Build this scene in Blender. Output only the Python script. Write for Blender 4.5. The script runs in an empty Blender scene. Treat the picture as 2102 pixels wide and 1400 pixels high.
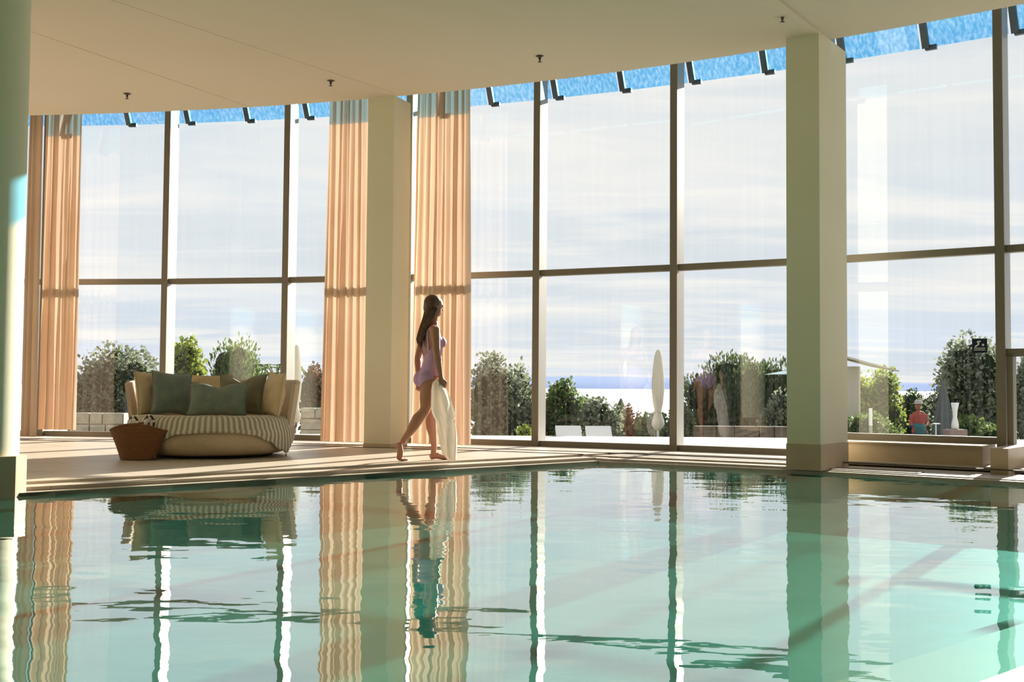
import bpy, bmesh, math, random
from mathutils import Vector, Matrix, noise
R = math.radians
sc = bpy.context.scene
col = sc.collection
rnd = random.Random(7)

# ---------------------------------------------------------------- camera
FPX, W, H = 2250.0, 2102, 1400
PITCH, ROLL, CH = math.atan(94.85/FPX), .008, .74
Fw = Vector((0, math.cos(PITCH), math.sin(PITCH)))
U0 = Vector((0, -math.sin(PITCH), math.cos(PITCH)))
X0 = Vector((1, 0, 0))
Rt = X0*math.cos(ROLL)+U0*math.sin(ROLL)
Up = -X0*math.sin(ROLL)+U0*math.cos(ROLL)
CAM = Vector((0, 0, CH))
cd = bpy.data.cameras.new('camera'); cam = bpy.data.objects.new('camera', cd); col.objects.link(cam)
cd.sensor_width = 36; cd.lens = FPX/W*36; cd.clip_end = 30000; cd.clip_start = .05
m = Matrix((Rt, Up, -Fw)).transposed().to_4x4(); m.translation = CAM
cam.matrix_world = m
sc.camera = cam

# ---------------------------------------------------------------- view, sun, sky
sc.view_settings.view_transform = 'Standard'; sc.view_settings.look = 'None'
sc.view_settings.exposure = 0.0; sc.view_settings.gamma = 1.0; sc.view_settings.use_curve_mapping = False
SUN_AZ, SUN_EL, SUN_E = R(32.3), R(19.3), 18.0
sl = bpy.data.lights.new('sun', 'SUN'); sl.energy = SUN_E; sl.angle = R(.6); sl.color = (1, .92, .80)
so = bpy.data.objects.new('sun', sl); col.objects.link(so)
sdir = Vector((math.sin(SUN_AZ)*math.cos(SUN_EL), math.cos(SUN_AZ)*math.cos(SUN_EL), math.sin(SUN_EL)))
so.rotation_euler = sdir.to_track_quat('Z', 'Y').to_euler(); so.location = (12, 20, 12)
try:
    cy = sc.cycles
    cy.caustics_reflective = False; cy.caustics_refractive = False
    cy.max_bounces = 12; cy.diffuse_bounces = 8; cy.glossy_bounces = 4; cy.transparent_max_bounces = 24
    cy.sample_clamp_indirect = 6; cy.use_denoising = True
except Exception:
    pass
wd = bpy.data.worlds.new('sky'); sc.world = wd; wd.use_nodes = True
nt = wd.node_tree; N = nt.nodes; L = nt.links; N.clear()
def wn(t, **k):
    n = N.new(t)
    for a, b in k.items(): setattr(n, a, b)
    return n
def wmath(op, a, b=None, clamp=False):
    n = wn('ShaderNodeMath', operation=op, use_clamp=clamp)
    for i, v in enumerate((a, b)):
        if v is None: continue
        if isinstance(v, (int, float)): n.inputs[i].default_value = v
        else: L.new(v, n.inputs[i])
    return n.outputs[0]
def wmix(f, a, b):
    n = wn('ShaderNodeMix', data_type='RGBA')
    for s, v in ((0, f), (6, a), (7, b)):
        if isinstance(v, (int, float)): n.inputs[s].default_value = v
        elif isinstance(v, tuple): n.inputs[s].default_value = v+(1,)
        else: L.new(v, n.inputs[s])
    return n.outputs[2]
def wramp(v, pts):
    n = wn('ShaderNodeValToRGB'); e = n.color_ramp.elements
    while len(e) < len(pts): e.new(.5)
    for i, (p, c) in enumerate(pts): e[i].position = p; e[i].color = (c, c, c, 1) if isinstance(c, (int, float)) else c+(1,)
    L.new(v, n.inputs[0]); return n.outputs[0]
tc = wn('ShaderNodeTexCoord'); sp = wn('ShaderNodeSeparateXYZ'); L.new(tc.outputs['Generated'], sp.inputs[0])
zc = wmath('MAXIMUM', sp.outputs[2], 0.0)
zd = wmath('ADD', zc, .07)
cx = wmath('DIVIDE', sp.outputs[0], zd); cyy = wmath('DIVIDE', sp.outputs[1], zd)
cv = wn('ShaderNodeCombineXYZ'); L.new(cx, cv.inputs[0]); L.new(cyy, cv.inputs[1])
def wnoise(scale, detail, loc, stretch=(1, 1, 1), dist=0.0):
    mp = wn('ShaderNodeMapping'); L.new(cv.outputs[0], mp.inputs[0]); mp.inputs['Location'].default_value = loc
    mp.inputs['Scale'].default_value = stretch; mp.inputs['Rotation'].default_value = (0, 0, R(12))
    n = wn('ShaderNodeTexNoise'); n.inputs['Scale'].default_value = scale; n.inputs['Detail'].default_value = detail
    n.inputs['Distortion'].default_value = dist; n.inputs['Roughness'].default_value = .56
    L.new(mp.outputs[0], n.inputs['Vector']); return n.outputs[0]
base = wramp(zc, [(0, (.76, .79, .86)), (.03, (.68, .74, .85)), (.055, (.66, .73, .83)), (.09, (.76, .79, .82)), (.22, (.72, .77, .81)), (.45, (.62, .71, .82)), (1, (.33, .50, .82))])
n1 = wramp(wnoise(.55, 8, (3.1, 1.7, 0), (.75, 1.25, 1), .5), [(.45, 0), (.60, 1)])
n2 = wramp(wnoise(1.3, 9, (7.3, -2.2, 4), (.5, 1.2, 1), .7), [(.48, 0), (.64, 1)])
n3 = wramp(wnoise(.35, 6, (-4, 5, 2), (.7, 1.2, 1), .3), [(.38, 0), (.62, 1)])
c1 = wmix(wmath('MULTIPLY', n1, .80), base, (.90, .87, .82))
c2 = wmix(wmath('MULTIPLY', n3, .75), c1, (.62, .68, .74))
c3 = wmix(wmath('MULTIPLY', n2, .60), c2, (.93, .89, .84))
bg = wn('ShaderNodeBackground'); L.new(c3, bg.inputs[0]); bg.inputs[1].default_value = 1.13
wo = wn('ShaderNodeOutputWorld'); L.new(bg.outputs[0], wo.inputs[0])

# ---------------------------------------------------------------- helpers
def ray(px, py): return Fw+Rt*((px-W/2)/FPX)-Up*((py-H/2)/FPX)
def atz(px, py, z): d = ray(px, py); return CAM+d*((z-CH)/d.z)
def at(px, py, Y): d = ray(px, py); return CAM+d*(Y/d.y)
CC = Vector((-8.4, -6.5, 0))            # centre of the curved facade
RG, RC, RK = 22.1, 20.95, 23.05         # glass, ceiling edge, canopy edge
def pol(r, deg, z=0): a = R(deg); return Vector((CC.x+r*math.sin(a), CC.y+r*math.cos(a), z))
def ang_px(px, r):                      # angle on circle r seen at pixel column px
    d = ray(px, 800); d = Vector((d.x, d.y)).normalized(); c = Vector((CC.x, CC.y))
    b = d.dot(c); t = b+math.sqrt(b*b-c.length_squared+r*r); p = d*t-c
    return math.degrees(math.atan2(p.x, p.y))

def mat(name, color, rough=.6, spec=.3, bump=None, vary=None, metal=0, transl=None, scale=8, coord='Object', sheen=0):
    m = bpy.data.materials.new(name); m.use_nodes = True; t = m.node_tree; n = t.nodes; b = n['Principled BSDF']
    b.inputs['Base Color'].default_value = (*color, 1); b.inputs['Roughness'].default_value = rough
    b.inputs['Specular IOR Level'].default_value = spec; b.inputs['Metallic'].default_value = metal
    if sheen: b.inputs['Sheen Weight'].default_value = sheen
    tcn = n.new('ShaderNodeTexCoord')
    if vary:
        c2, sc_, det = vary
        ns = n.new('ShaderNodeTexNoise'); ns.inputs['Scale'].default_value = sc_; ns.inputs['Detail'].default_value = det
        rp = n.new('ShaderNodeValToRGB'); rp.color_ramp.elements[0].position = .35; rp.color_ramp.elements[1].position = .68
        rp.color_ramp.elements[0].color = (*color, 1); rp.color_ramp.elements[1].color = (*c2, 1)
        t.links.new(tcn.outputs[coord], ns.inputs['Vector']); t.links.new(ns.outputs[0], rp.inputs[0]); t.links.new(rp.outputs[0], b.inputs['Base Color'])
        csrc = rp.outputs[0]
    if bump:
        s, d, st = bump
        nb = n.new('ShaderNodeTexNoise'); nb.inputs['Scale'].default_value = s; nb.inputs['Detail'].default_value = 5
        bp = n.new('ShaderNodeBump'); bp.inputs['Distance'].default_value = d; bp.inputs['Strength'].default_value = st
        t.links.new(tcn.outputs[coord], nb.inputs['Vector']); t.links.new(nb.outputs[0], bp.inputs['Height']); t.links.new(bp.outputs[0], b.inputs['Normal'])
    if transl:
        tr = n.new('ShaderNodeBsdfTranslucent'); tr.inputs[0].default_value = (*transl[0], 1)
        if vary: t.links.new(csrc, tr.inputs[0])
        mx = n.new('ShaderNodeMixShader'); mx.inputs[0].default_value = transl[1]
        t.links.new(b.outputs[0], mx.inputs[1]); t.links.new(tr.outputs[0], mx.inputs[2]); t.links.new(mx.outputs[0], n['Material Output'].inputs[0])
    return m

def tag(o, label=None, cat=None, group=None, kind=None):
    if label: o['label'] = label
    if cat: o['category'] = cat
    if group: o['group'] = group
    if kind: o['kind'] = kind
    return o
def empty(name, loc, label=None, cat=None, group=None, kind=None, parent=None):
    o = bpy.data.objects.new(name, None); col.objects.link(o); o.empty_display_size = .1
    o.location = Vector(loc)-(wloc(parent) if parent else Vector())
    if parent: o.parent = parent
    return tag(o, label, cat, group, kind)
def wloc(o):
    v = Vector()
    while o: v += o.location; o = o.parent
    return v
class MB:
    def __init__(s): s.v = []; s.f = []
    def add(s, vs, fs):
        n = len(s.v); s.v += [Vector(v) for v in vs]; s.f += [tuple(i+n for i in f) for f in fs]; return s
    def hexa(s, p):   # 8 points: bottom 4 ccw, top 4 ccw
        return s.add(p, [(3, 2, 1, 0), (4, 5, 6, 7), (0, 1, 5, 4), (1, 2, 6, 5), (2, 3, 7, 6), (3, 0, 4, 7)])
    def box(s, c, size, rz=0):
        c = Vector(c); a, b, h = size[0]/2, size[1]/2, size[2]/2; M = Matrix.Rotation(rz, 3, 'Z')
        q = [(-a, -b), (a, -b), (a, b), (-a, b)]
        return s.hexa([c+M@Vector((x, y, -h)) for x, y in q]+[c+M@Vector((x, y, h)) for x, y in q])
    def bar(s, p, q, w, h, up=Vector((0, 0, 1))):
        p, q = Vector(p), Vector(q); d = (q-p).normalized(); x = d.cross(up)
        if x.length < 1e-4: x = d.cross(Vector((0, 1, 0)))
        x.normalize(); y = x.cross(d); a = x*w/2; b = y*h/2
        return s.hexa([p-a-b, p+a-b, q+a-b, q-a-b, p-a+b, p+a+b, q+a+b, q-a+b])
    def prism(s, poly, z0, z1):
        n = len(poly)
        return s.add([(p[0], p[1], z0) for p in poly]+[(p[0], p[1], z1) for p in poly],
                     [tuple(range(n))[::-1], tuple(range(n, 2*n))]+[(i, (i+1) % n, n+(i+1) % n, n+i) for i in range(n)])
    def arc(s, r0, r1, a0, a1, z0, z1, step=1.17):   # curved bar of rectangular section
        k = max(1, math.ceil((a1-a0)/step)); vs = []; fs = []
        for i in range(k+1):
            a = a0+(a1-a0)*i/k; vs += [pol(r0, a, z0), pol(r1, a, z0), pol(r1, a, z1), pol(r0, a, z1)]
            if i: b = 4*(i-1); fs += [(b+j, b+4+j, b+4+(j+1) % 4, b+(j+1) % 4) for j in range(4)]
        fs += [(0, 1, 2, 3), (4*k+3, 4*k+2, 4*k+1, 4*k)]
        return s.add(vs, fs)
    def loft(s, rings, cap=True, close=True):
        n = len(rings[0]); vs = [p for r in rings for p in r]; fs = []
        for i in range(len(rings)-1):
            for j in range(n if close else n-1):
                a = i*n+j; b = i*n+(j+1) % n; fs.append((a, b, b+n, a+n))
        if cap: fs += [tuple(range(n))[::-1], tuple(range((len(rings)-1)*n, len(rings)*n))]
        return s.add(vs, fs)
    def tube(s, pts, rad, n=8, cap=True):
        pts = [Vector(p) for p in pts]
        if isinstance(rad, (int, float)): rad = [rad]*len(pts)
        rings = []; up = None
        for i, p in enumerate(pts):
            d = (pts[min(i+1, len(pts)-1)]-pts[max(i-1, 0)]).normalized()
            if up is None: up = d.orthogonal().normalized()
            x = (up-d*up.dot(d)).normalized(); up = x; y = d.cross(x)
            rings.append([p+(x*math.cos(2*math.pi*k/n)+y*math.sin(2*math.pi*k/n))*rad[i] for k in range(n)])
        return s.loft(rings, cap)
    def lathe(s, prof, c, n=24, cap=True):
        c = Vector(c); return s.loft([[c+Vector((r*math.cos(2*math.pi*k/n), r*math.sin(2*math.pi*k/n), z)) for k in range(n)] for r, z in prof], cap)
    def ell(s, c, r, n=16, m_=10, M=None):
        c = Vector(c); rings = []
        for i in range(m_+1):
            t = math.pi*(i+.02)/(m_+.04); row = []
            for k in range(n):
                v = Vector((r[0]*math.sin(t)*math.cos(2*math.pi*k/n), r[1]*math.sin(t)*math.sin(2*math.pi*k/n), -r[2]*math.cos(t)))
                row.append(c+(M@v if M else v))
            rings.append(row)
        return s.loft(rings)
    def build(s, name, m, parent=None, smooth=False, origin=None, bevel=0, recalc=True):
        off = wloc(parent) if parent else Vector(); o0 = Vector(origin) if origin is not None else off
        me = bpy.data.meshes.new(name); me.from_pydata([v-o0 for v in s.v], [], s.f)
        if recalc:
            b = bmesh.new(); b.from_mesh(me); bmesh.ops.recalc_face_normals(b, faces=b.faces); b.to_mesh(me); b.free()
        if smooth: me.polygons.foreach_set('use_smooth', [True]*len(me.polygons))
        if m: me.materials.append(m)
        o = bpy.data.objects.new(name, me); col.objects.link(o)
        if parent: o.parent = parent
        o.location = o0-off
        if bevel:
            bv = o.modifiers.new('bevel', 'BEVEL'); bv.width = bevel; bv.segments = 2; bv.limit_method = 'ANGLE'
        return o
def clip(poly, nx, ny, c):              # keep nx*x+ny*y <= c
    out = []
    for i in range(len(poly)):
        p, q = poly[i], poly[(i+1) % len(poly)]; a = nx*p[0]+ny*p[1]-c; b = nx*q[0]+ny*q[1]-c
        if a <= 0: out.append(p)
        if (a < 0 < b) or (b < 0 < a): t = a/(a-b); out.append((p[0]+(q[0]-p[0])*t, p[1]+(q[1]-p[1])*t))
    return out

# ---------------------------------------------------------------- materials
M = {}
M['plaster'] = mat('cream plaster', (.77, .73, .57), .8, .15, bump=(60, .002, .15), vary=((.74, .70, .53), 1.2, 3))
M['ceiling'] = mat('ceiling paint', (.69, .60, .485), .85, .1, vary=((.67, .58, .46), .5, 2))
M['wall'] = mat('wall paint', (.84, .78, .66), .8, .1)
M['stone'] = mat('beige limestone', (.52, .42, .30), .45, .35, vary=((.46, .36, .25), 3, 6), bump=(40, .001, .2))
M['slab'] = mat('sand floor stone', (.50, .435, .355), .42, .35, vary=((.455, .395, .32), 1.6, 7), bump=(80, .0006, .2))
M['joint'] = mat('floor joint', (.30, .25, .19), .8, .1)
M['terrace'] = mat('pale terrace stone', (.60, .575, .53), .6, .2, vary=((.55, .525, .48), .8, 6))
M['frame'] = mat('anodised frame', (.20, .175, .135), .5, .35, metal=.0)
M['mullion'] = mat('mullion aluminium', (.30, .285, .25), .38, .5, metal=.25)
M['darkmetal'] = mat('dark steel', (.03, .045, .06), .45, .5, metal=.2)
M['brass'] = mat('sprinkler metal', (.08, .055, .04), .4, .5, metal=.5)
M['grille'] = mat('bronze grille', (.07, .055, .04), .5, .4, metal=.3)
M['curtain'] = mat('apricot curtain', (.66, .51, .38), .9, .1, transl=((.80, .66, .49), .24), bump=(300, .0005, .2), vary=((.60, .43, .31), .8, 3))
M['green'] = mat('sage linen', (.155, .20, .175), .9, .1, bump=(35, .006, .5), vary=((.21, .25, .21), 9, 6), sheen=.3)
M['olive'] = mat('olive linen', (.21, .19, .13), .9, .1, bump=(35, .006, .5), vary=((.25, .225, .155), 9, 6), sheen=.3)
M['beige'] = mat('beige canvas', (.62, .50, .33), .85, .1, bump=(30, .005, .4), vary=((.56, .45, .29), 6, 5))
M['puff'] = mat('beige base fabric', (.56, .46, .32), .85, .1, bump=(18, .012, .5), vary=((.50, .40, .27), 4, 5))
M['panel'] = mat('woven daybed back', (.56, .47, .37), .8, .2, bump=(150, .003, .5))
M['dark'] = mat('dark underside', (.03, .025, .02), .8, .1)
M['skin'] = mat('skin', (.44, .215, .135), .5, .35, vary=((.40, .18, .11), 6, 3))
M['hair'] = mat('brown hair', (.075, .036, .022), .5, .4, vary=((.17, .09, .05), 26, 4))
M['suit'] = mat('lavender swimsuit', (.50, .31, .52), .6, .3)
M['towel'] = mat('white towel', (.90, .85, .80), .95, .05, transl=((.90, .84, .76), .3), bump=(160, .004, .6))
M['white'] = mat('white paint', (.82, .82, .80), .5, .3)
M['cream'] = mat('cream canvas', (.60, .57, .50), .85, .1, transl=((.8, .78, .7), .25), bump=(20, .01, .4))
M['greycanvas'] = mat('grey canvas', (.13, .15, .15), .9, .1, transl=((.12, .14, .15), .2))
M['darkstone'] = mat('dark rubble', (.09, .075, .06), .9, .1, vary=((.13, .11, .09), 6, 8), bump=(20, .02, .6))
M['bark'] = mat('bark', (.10, .075, .055), .9, .1, bump=(30, .02, .6))
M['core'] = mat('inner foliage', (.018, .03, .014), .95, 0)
M['ground'] = mat('garden ground', (.06, .085, .03), .95, 0, vary=((.10, .09, .05), .6, 8))
M['gwall'] = mat('rubble wall', (.30, .28, .24), .9, .1, vary=((.42, .40, .35), 6, 8), bump=(20, .02, .6))
M['red'] = mat('red shirt', (.42, .10, .08), .85, .1)
M['jeans'] = mat('blue shorts', (.05, .08, .17), .85, .1)
M['navy'] = mat('navy sign', (.012, .02, .045), .35, .4)
M['teal'] = mat('teal towel', (.05, .16, .19), .85, .1)
M['poolwall'] = mat('teal pool mosaic', (.07, .22, .185), .5, .2, vary=((.10, .27, .235), 5, 6))
M['poolfloor'] = mat('pale teal pool floor', (.05, .27, .25), .5, .2, vary=((.10, .40, .38), 2.2, 6))
M['step'] = mat('sunken beige step', (.80, .52, .40), .5, .2)

def leafmat(name, c, c2):
    m = bpy.data.materials.new(name); m.use_nodes = True; t = m.node_tree; n = t.nodes; b = n['Principled BSDF']
    g = n.new('ShaderNodeNewGeometry'); rp = n.new('ShaderNodeValToRGB')
    rp.color_ramp.elements[0].color = (*c, 1); rp.color_ramp.elements[1].color = (*c2, 1)
    t.links.new(g.outputs['Random Per Island'], rp.inputs[0]); t.links.new(rp.outputs[0], b.inputs['Base Color'])
    b.inputs['Roughness'].default_value = .5; b.inputs['Specular IOR Level'].default_value = .25
    tr = n.new('ShaderNodeBsdfTranslucent'); t.links.new(rp.outputs[0], tr.inputs[0]); mx = n.new('ShaderNodeMixShader'); mx.inputs[0].default_value = .35
    t.links.new(b.outputs[0], mx.inputs[1]); t.links.new(tr.outputs[0], mx.inputs[2]); t.links.new(mx.outputs[0], n['Material Output'].inputs[0])
    return m
LM = {'olive': leafmat('olive leaves', (.13, .16, .10), (.30, .33, .23)), 'bright': leafmat('bright leaves', (.13, .20, .03), (.38, .42, .09)),
      'dark': leafmat('dark leaves', (.03, .06, .025), (.12, .16, .06)), 'mid': leafmat('mid green leaves', (.07, .13, .04), (.20, .26, .08)),
      'red': leafmat('reddish leaves', (.12, .07, .04), (.20, .11, .06))}

def schlick(t, f0, power, normal=None):
    n = t.nodes; g = n.new('ShaderNodeNewGeometry'); d = n.new('ShaderNodeVectorMath'); d.operation = 'DOT_PRODUCT'
    t.links.new(g.outputs['Incoming'], d.inputs[0]); t.links.new(normal or g.outputs['Normal'], d.inputs[1])
    def mt(op, a, b=None, c=None):
        k = n.new('ShaderNodeMath'); k.operation = op
        for i, v in enumerate((a, b, c)):
            if v is None: continue
            if isinstance(v, (int, float)): k.inputs[i].default_value = v
            else: t.links.new(v, k.inputs[i])
        return k.outputs[0]
    u = mt('SUBTRACT', 1.0, mt('MINIMUM', mt('ABSOLUTE', d.outputs['Value']), 1.0))
    return mt('MULTIPLY_ADD', mt('POWER', u, power), 1-f0, f0)

def thinglass(name, tint, f0=.04, rough=0.0, streak=False, gl=1.0):
    m = bpy.data.materials.new(name); m.use_nodes = True; t = m.node_tree; n = t.nodes; n.remove(n['Principled BSDF'])
    tr = n.new('ShaderNodeBsdfTransparent'); tr.inputs[0].default_value = (*tint, 1)
    gl_ = n.new('ShaderNodeBsdfGlossy'); gl_.inputs['Roughness'].default_value = rough; gl_.inputs[0].default_value = (gl, gl, gl, 1)
    mx = n.new('ShaderNodeMixShader'); t.links.new(schlick(t, f0, 5), mx.inputs[0]); t.links.new(tr.outputs[0], mx.inputs[1]); t.links.new(gl_.outputs[0], mx.inputs[2])
    out = mx
    if streak:
        tcn = n.new('ShaderNodeTexCoord'); mp = n.new('ShaderNodeMapping'); mp.inputs['Scale'].default_value = streak[0]
        ns = n.new('ShaderNodeTexNoise'); ns.inputs['Scale'].default_value = 1; ns.inputs['Detail'].default_value = 5
        rp = n.new('ShaderNodeValToRGB'); rp.color_ramp.elements[0].position = .40; rp.color_ramp.elements[0].color = (0, 0, 0, 1); rp.color_ramp.elements[1].position = .75; rp.color_ramp.elements[1].color = (streak[1],)*3+(1,)
        t.links.new(tcn.outputs[streak[2]], mp.inputs[0]); t.links.new(mp.outputs[0], ns.inputs[0]); t.links.new(ns.outputs[0], rp.inputs[0])
        df = n.new('ShaderNodeBsdfTranslucent'); df.inputs[0].default_value = (.8, .85, .88, 1)
        m2 = n.new('ShaderNodeMixShader'); t.links.new(rp.outputs[0], m2.inputs[0]); t.links.new(mx.outputs[0], m2.inputs[1]); t.links.new(df.outputs[0], m2.inputs[2]); out = m2
    t.links.new(out.outputs[0], n['Material Output'].inputs[0]); return m
M['glass'] = thinglass('window glass', (.96, .975, .97), .045, streak=((26, 26, .5), .008, 'Object'))
M['canopy'] = thinglass('blue canopy glass', (.15, .57, 1.0), .04, streak=((30, 30, .8), .07, 'Object'))

def watermat():
    m = bpy.data.materials.new('pool water'); m.use_nodes = True; t = m.node_tree; n = t.nodes; n.remove(n['Principled BSDF'])
    tr = n.new('ShaderNodeBsdfTransparent'); tr.inputs[0].default_value = (.48, .88, .82, 1)
    df = n.new('ShaderNodeBsdfDiffuse'); df.inputs[0].default_value = (.015, .30, .23, 1)
    body_ = n.new('ShaderNodeMixShader'); body_.inputs[0].default_value = .25; t.links.new(tr.outputs[0], body_.inputs[1]); t.links.new(df.outputs[0], body_.inputs[2])
    gl_ = n.new('ShaderNodeBsdfGlossy'); gl_.inputs['Roughness'].default_value = 0.0; gl_.inputs[0].default_value = (1, 1, 1, 1)
    tcn = n.new('ShaderNodeTexCoord')
    def nz(scale, rot, st, det):
        mp = n.new('ShaderNodeMapping'); mp.inputs['Scale'].default_value = st; mp.inputs['Rotation'].default_value = (0, 0, rot)
        k = n.new('ShaderNodeTexNoise'); k.inputs['Scale'].default_value = scale; k.inputs['Detail'].default_value = det; k.inputs['Roughness'].default_value = .45
        t.links.new(tcn.outputs['Object'], mp.inputs[0]); t.links.new(mp.outputs[0], k.inputs[0]); return k.outputs[0]
    a = nz(1.6, R(20), (1, 1.6, 1), 2); b = nz(7, R(-15), (1, 1.8, 1), 2)
    mu = n.new('ShaderNodeMath'); mu.operation = 'MULTIPLY_ADD'; t.links.new(b, mu.inputs[0]); mu.inputs[1].default_value = .045; t.links.new(a, mu.inputs[2])
    bp = n.new('ShaderNodeBump'); bp.inputs['Distance'].default_value = .0046; bp.inputs['Strength'].default_value = 1
    t.links.new(mu.outputs[0], bp.inputs['Height'])
    t.links.new(bp.outputs[0], gl_.inputs['Normal'])
    mx = n.new('ShaderNodeMixShader'); t.links.new(schlick(t, .12, 3.3, bp.outputs[0]), mx.inputs[0]); t.links.new(body_.outputs[0], mx.inputs[1]); t.links.new(gl_.outputs[0], mx.inputs[2])
    t.links.new(mx.outputs[0], n['Material Output'].inputs[0]); return m
M['water'] = watermat()

# ================================================================ THE SETTING
A_D = Vector((.749, .662)); A_N = Vector((-.662, .749))       # pool axis, and away from the pool on the lounge side
NL, NR, AL = 8.32, 1.364, -3.5                                # A_N coordinate of the two long edges, A_D coordinate of the end
def pn(a, n): v = A_D*a+A_N*n; return (v.x, v.y)
RP, ZW, ZB = 20.68, -.08, -.50
a0 = 26.75; a1 = 46.9
POOL = [pn(AL, NR), ]
# arc edge polygon of the pool
def arcpts(r, s, e, k): return [tuple(pol(r, s+(e-s)*i/k).xy) for i in range(k+1)]
def line_arc(n, r):                      # where the line A_N = n meets circle r (far side)
    lo, hi = 0, 30
    for _ in range(60):
        m_ = (lo+hi)/2; p = Vector(pn(m_, n))-CC.xy
        if p.length < r: lo = m_
        else: hi = m_
    p = Vector(pn(lo, n))-CC.xy; return math.degrees(math.atan2(p.x, p.y))
def pool_poly(grow=0.0):
    n0, n1, r = NL+grow, NR-grow, RP+grow; s, e = line_arc(n0, r), line_arc(n1, r)
    return [pn(AL-grow, n1), pn(AL-grow, n0)]+arcpts(r, s, e, 72)
pp = pool_poly()

# floor: base slab with the pool cut out, stone slabs laid on it
fl = empty('floor', (0, 0, 0), 'sand coloured stone floor around the indoor pool', kind='structure')
WL, WR_, WB = -12.1, 8.9, -8.0
outer = [(WL, WB), (WL, 15.4)]+arcpts(RG+.1, -9.4, 51.2, 40)+[(WR_+.1, WB)]
def ring_mesh(outer, inner, z):          # flat face with a hole, through triangulation
    b = bmesh.new()
    vo = [b.verts.new((x, y, z)) for x, y in outer]; vi = [b.verts.new((x, y, z)) for x, y in inner]
    es = [b.edges.new((v[i], v[(i+1) % len(v)])) for v in (vo, vi) for i in range(len(v))]
    bmesh.ops.triangle_fill(b, use_beauty=True, edges=es, normal=(0, 0, 1))
    vs = [v.co.copy() for v in b.verts]; b.verts.index_update(); fs = [tuple(v.index for v in f.verts) for f in b.faces]; b.free(); return vs, fs
vs, fs = ring_mesh(outer, pool_poly(.33), -.06)
MB().add(vs, fs).build('floor_base', M['joint'], fl)
JW = .004
def slab(poly, z1=0.0):
    if len(poly) < 3: return
    MB().prism(poly, z1-.03, z1).build('floor_slab', M['slab'], fl)
row = .91
for i in range(9):                       # rows parallel to the long edge on the lounge side
    n0 = NL+.33+row*i; n1 = n0+row
    for k in range(-2, 12):
        x0 = -3.6+1.82*k+(.91 if i % 2 else 0); x1 = x0+1.82
        q = [pn(x0+JW, n0+JW), pn(x1-JW, n0+JW), pn(x1-JW, n1-JW), pn(x0+JW, n1-JW)]
        dist = [(Vector(p)-CC.xy).length for p in q]
        if min(dist) > RG+.05 or any(p[0] < WL+.02 for p in q): continue
        if max(dist) > RG+.1:            # trim along the facade
            c = sum((Vector(p) for p in q), Vector((0, 0)))/4-CC.xy; nn = c.normalized(); q = clip(q, nn.x, nn.y, nn.dot(CC.xy)+RG+.1)
        slab(q)
s_ = line_arc(NL+.33, RP+.33)
for r0, r1 in ((RP+.33, 21.55), (21.55, RG+.06)):
    a = 24.85
    while a < 51:
        e = a+2.333
        if a < 32.45 < e: e = 32.5
        q = [tuple(pol(r0+JW, a).xy), tuple(pol(r0+JW, e-.013).xy), tuple(pol(r1-JW, e-.013).xy), tuple(pol(r1-JW, a).xy)]
        slab(clip(q, A_N.x, A_N.y, NL+.33-JW), -.048 if a > 32.4 and r1 < 21.8 else (-.016 if r1 < 21.8 else 0.0)); a = e
for i in range(6):
    n1 = NR-.33-row*i; n0 = n1-row
    for k in range(-1, 8):
        x0 = -3.6+1.82*k+(.91 if i % 2 else 0); x1 = x0+1.82
        q = [pn(x0+JW, n0+JW), pn(x1-JW, n0+JW), pn(x1-JW, n1-JW), pn(x0+JW, n1-JW)]
        if any(p[0] > WR_-.05 or (Vector(p)-CC.xy).length > RP+.2 or p[1] < WB for p in q): continue
        slab(q)

# coping stones around the pool, each its own piece, with a gutter slot behind the lip
cp = empty('trim_1', (0, 0, 0), 'pale stone coping and overflow gutter along the pool edge', kind='structure')
def coping(pa, pb, pc, pd):              # pa-pb inner edge, pd-pc outer
    MB().prism([pa, pb, pc, pd], -.07, 0).build('coping_stone', M['slab'], cp)
def coping_run(inner, outer_, lo, hi):
    coping(inner[0], inner[1], outer_[1], outer_[0])
t = AL
s_l = line_arc(NL, RP); eL = (Vector(pn(0, 0))); end_a = (pol(RP, s_l).xy).dot(A_D)
while t < end_a:
    e = min(t+.91, end_a)
    for n0, n1, z in ((NL, NL+.09, -.052), (NL+.11, NL+.33, -.022)):
        e2 = e if e < end_a else (pol(RP+(n0-NL), line_arc(n0, RP+n0-NL)).xy).dot(A_D)
        MB().prism([pn(t+.002, n0), pn(e-.002 if e < end_a else e2, n0), pn(e-.002 if e < end_a else e2, n1), pn(t+.002, n1)], -.30, z).build('coping_stone' if z > -.03 else 'edge_stone', M['slab'], cp)
    t += .91
a = s_l; e_l = line_arc(NR, RP)
while a < e_l-.01:
    e = min(a+2.33, e_l)
    if a < 32.5 < e: e = 32.5
    lo_ = -.048 if a > 32.4 else -.034
    for r0, r1, z in ((RP-.004, RP+.09, -.058), (RP+.11, RP+.33, lo_)):
        MB().arc(r0, r1, a+.005, e-.005, -.30, z).build('coping_stone' if z > -.05 else 'edge_stone', M['slab'], cp)
    a = e
for d0, d1, z in ((.0, .09, -.057), (.11, .33, -.030)):
    A_, B_ = pol(RP+d0, line_arc(NL+d0, RP+d0)), pol(RP+d1, line_arc(NL+d1, RP+d1)); C_, D_ = pol(RP+d1, s_l), pol(RP+d0-.004, s_l)
    MB().prism([tuple(A_.xy), tuple(B_.xy), tuple(C_.xy), tuple(D_.xy)], -.30, z).build('coping_stone' if z > -.04 else 'edge_stone', M['slab'], cp)
end_r = (pol(RP, e_l).xy).dot(A_D); t = AL
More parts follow.
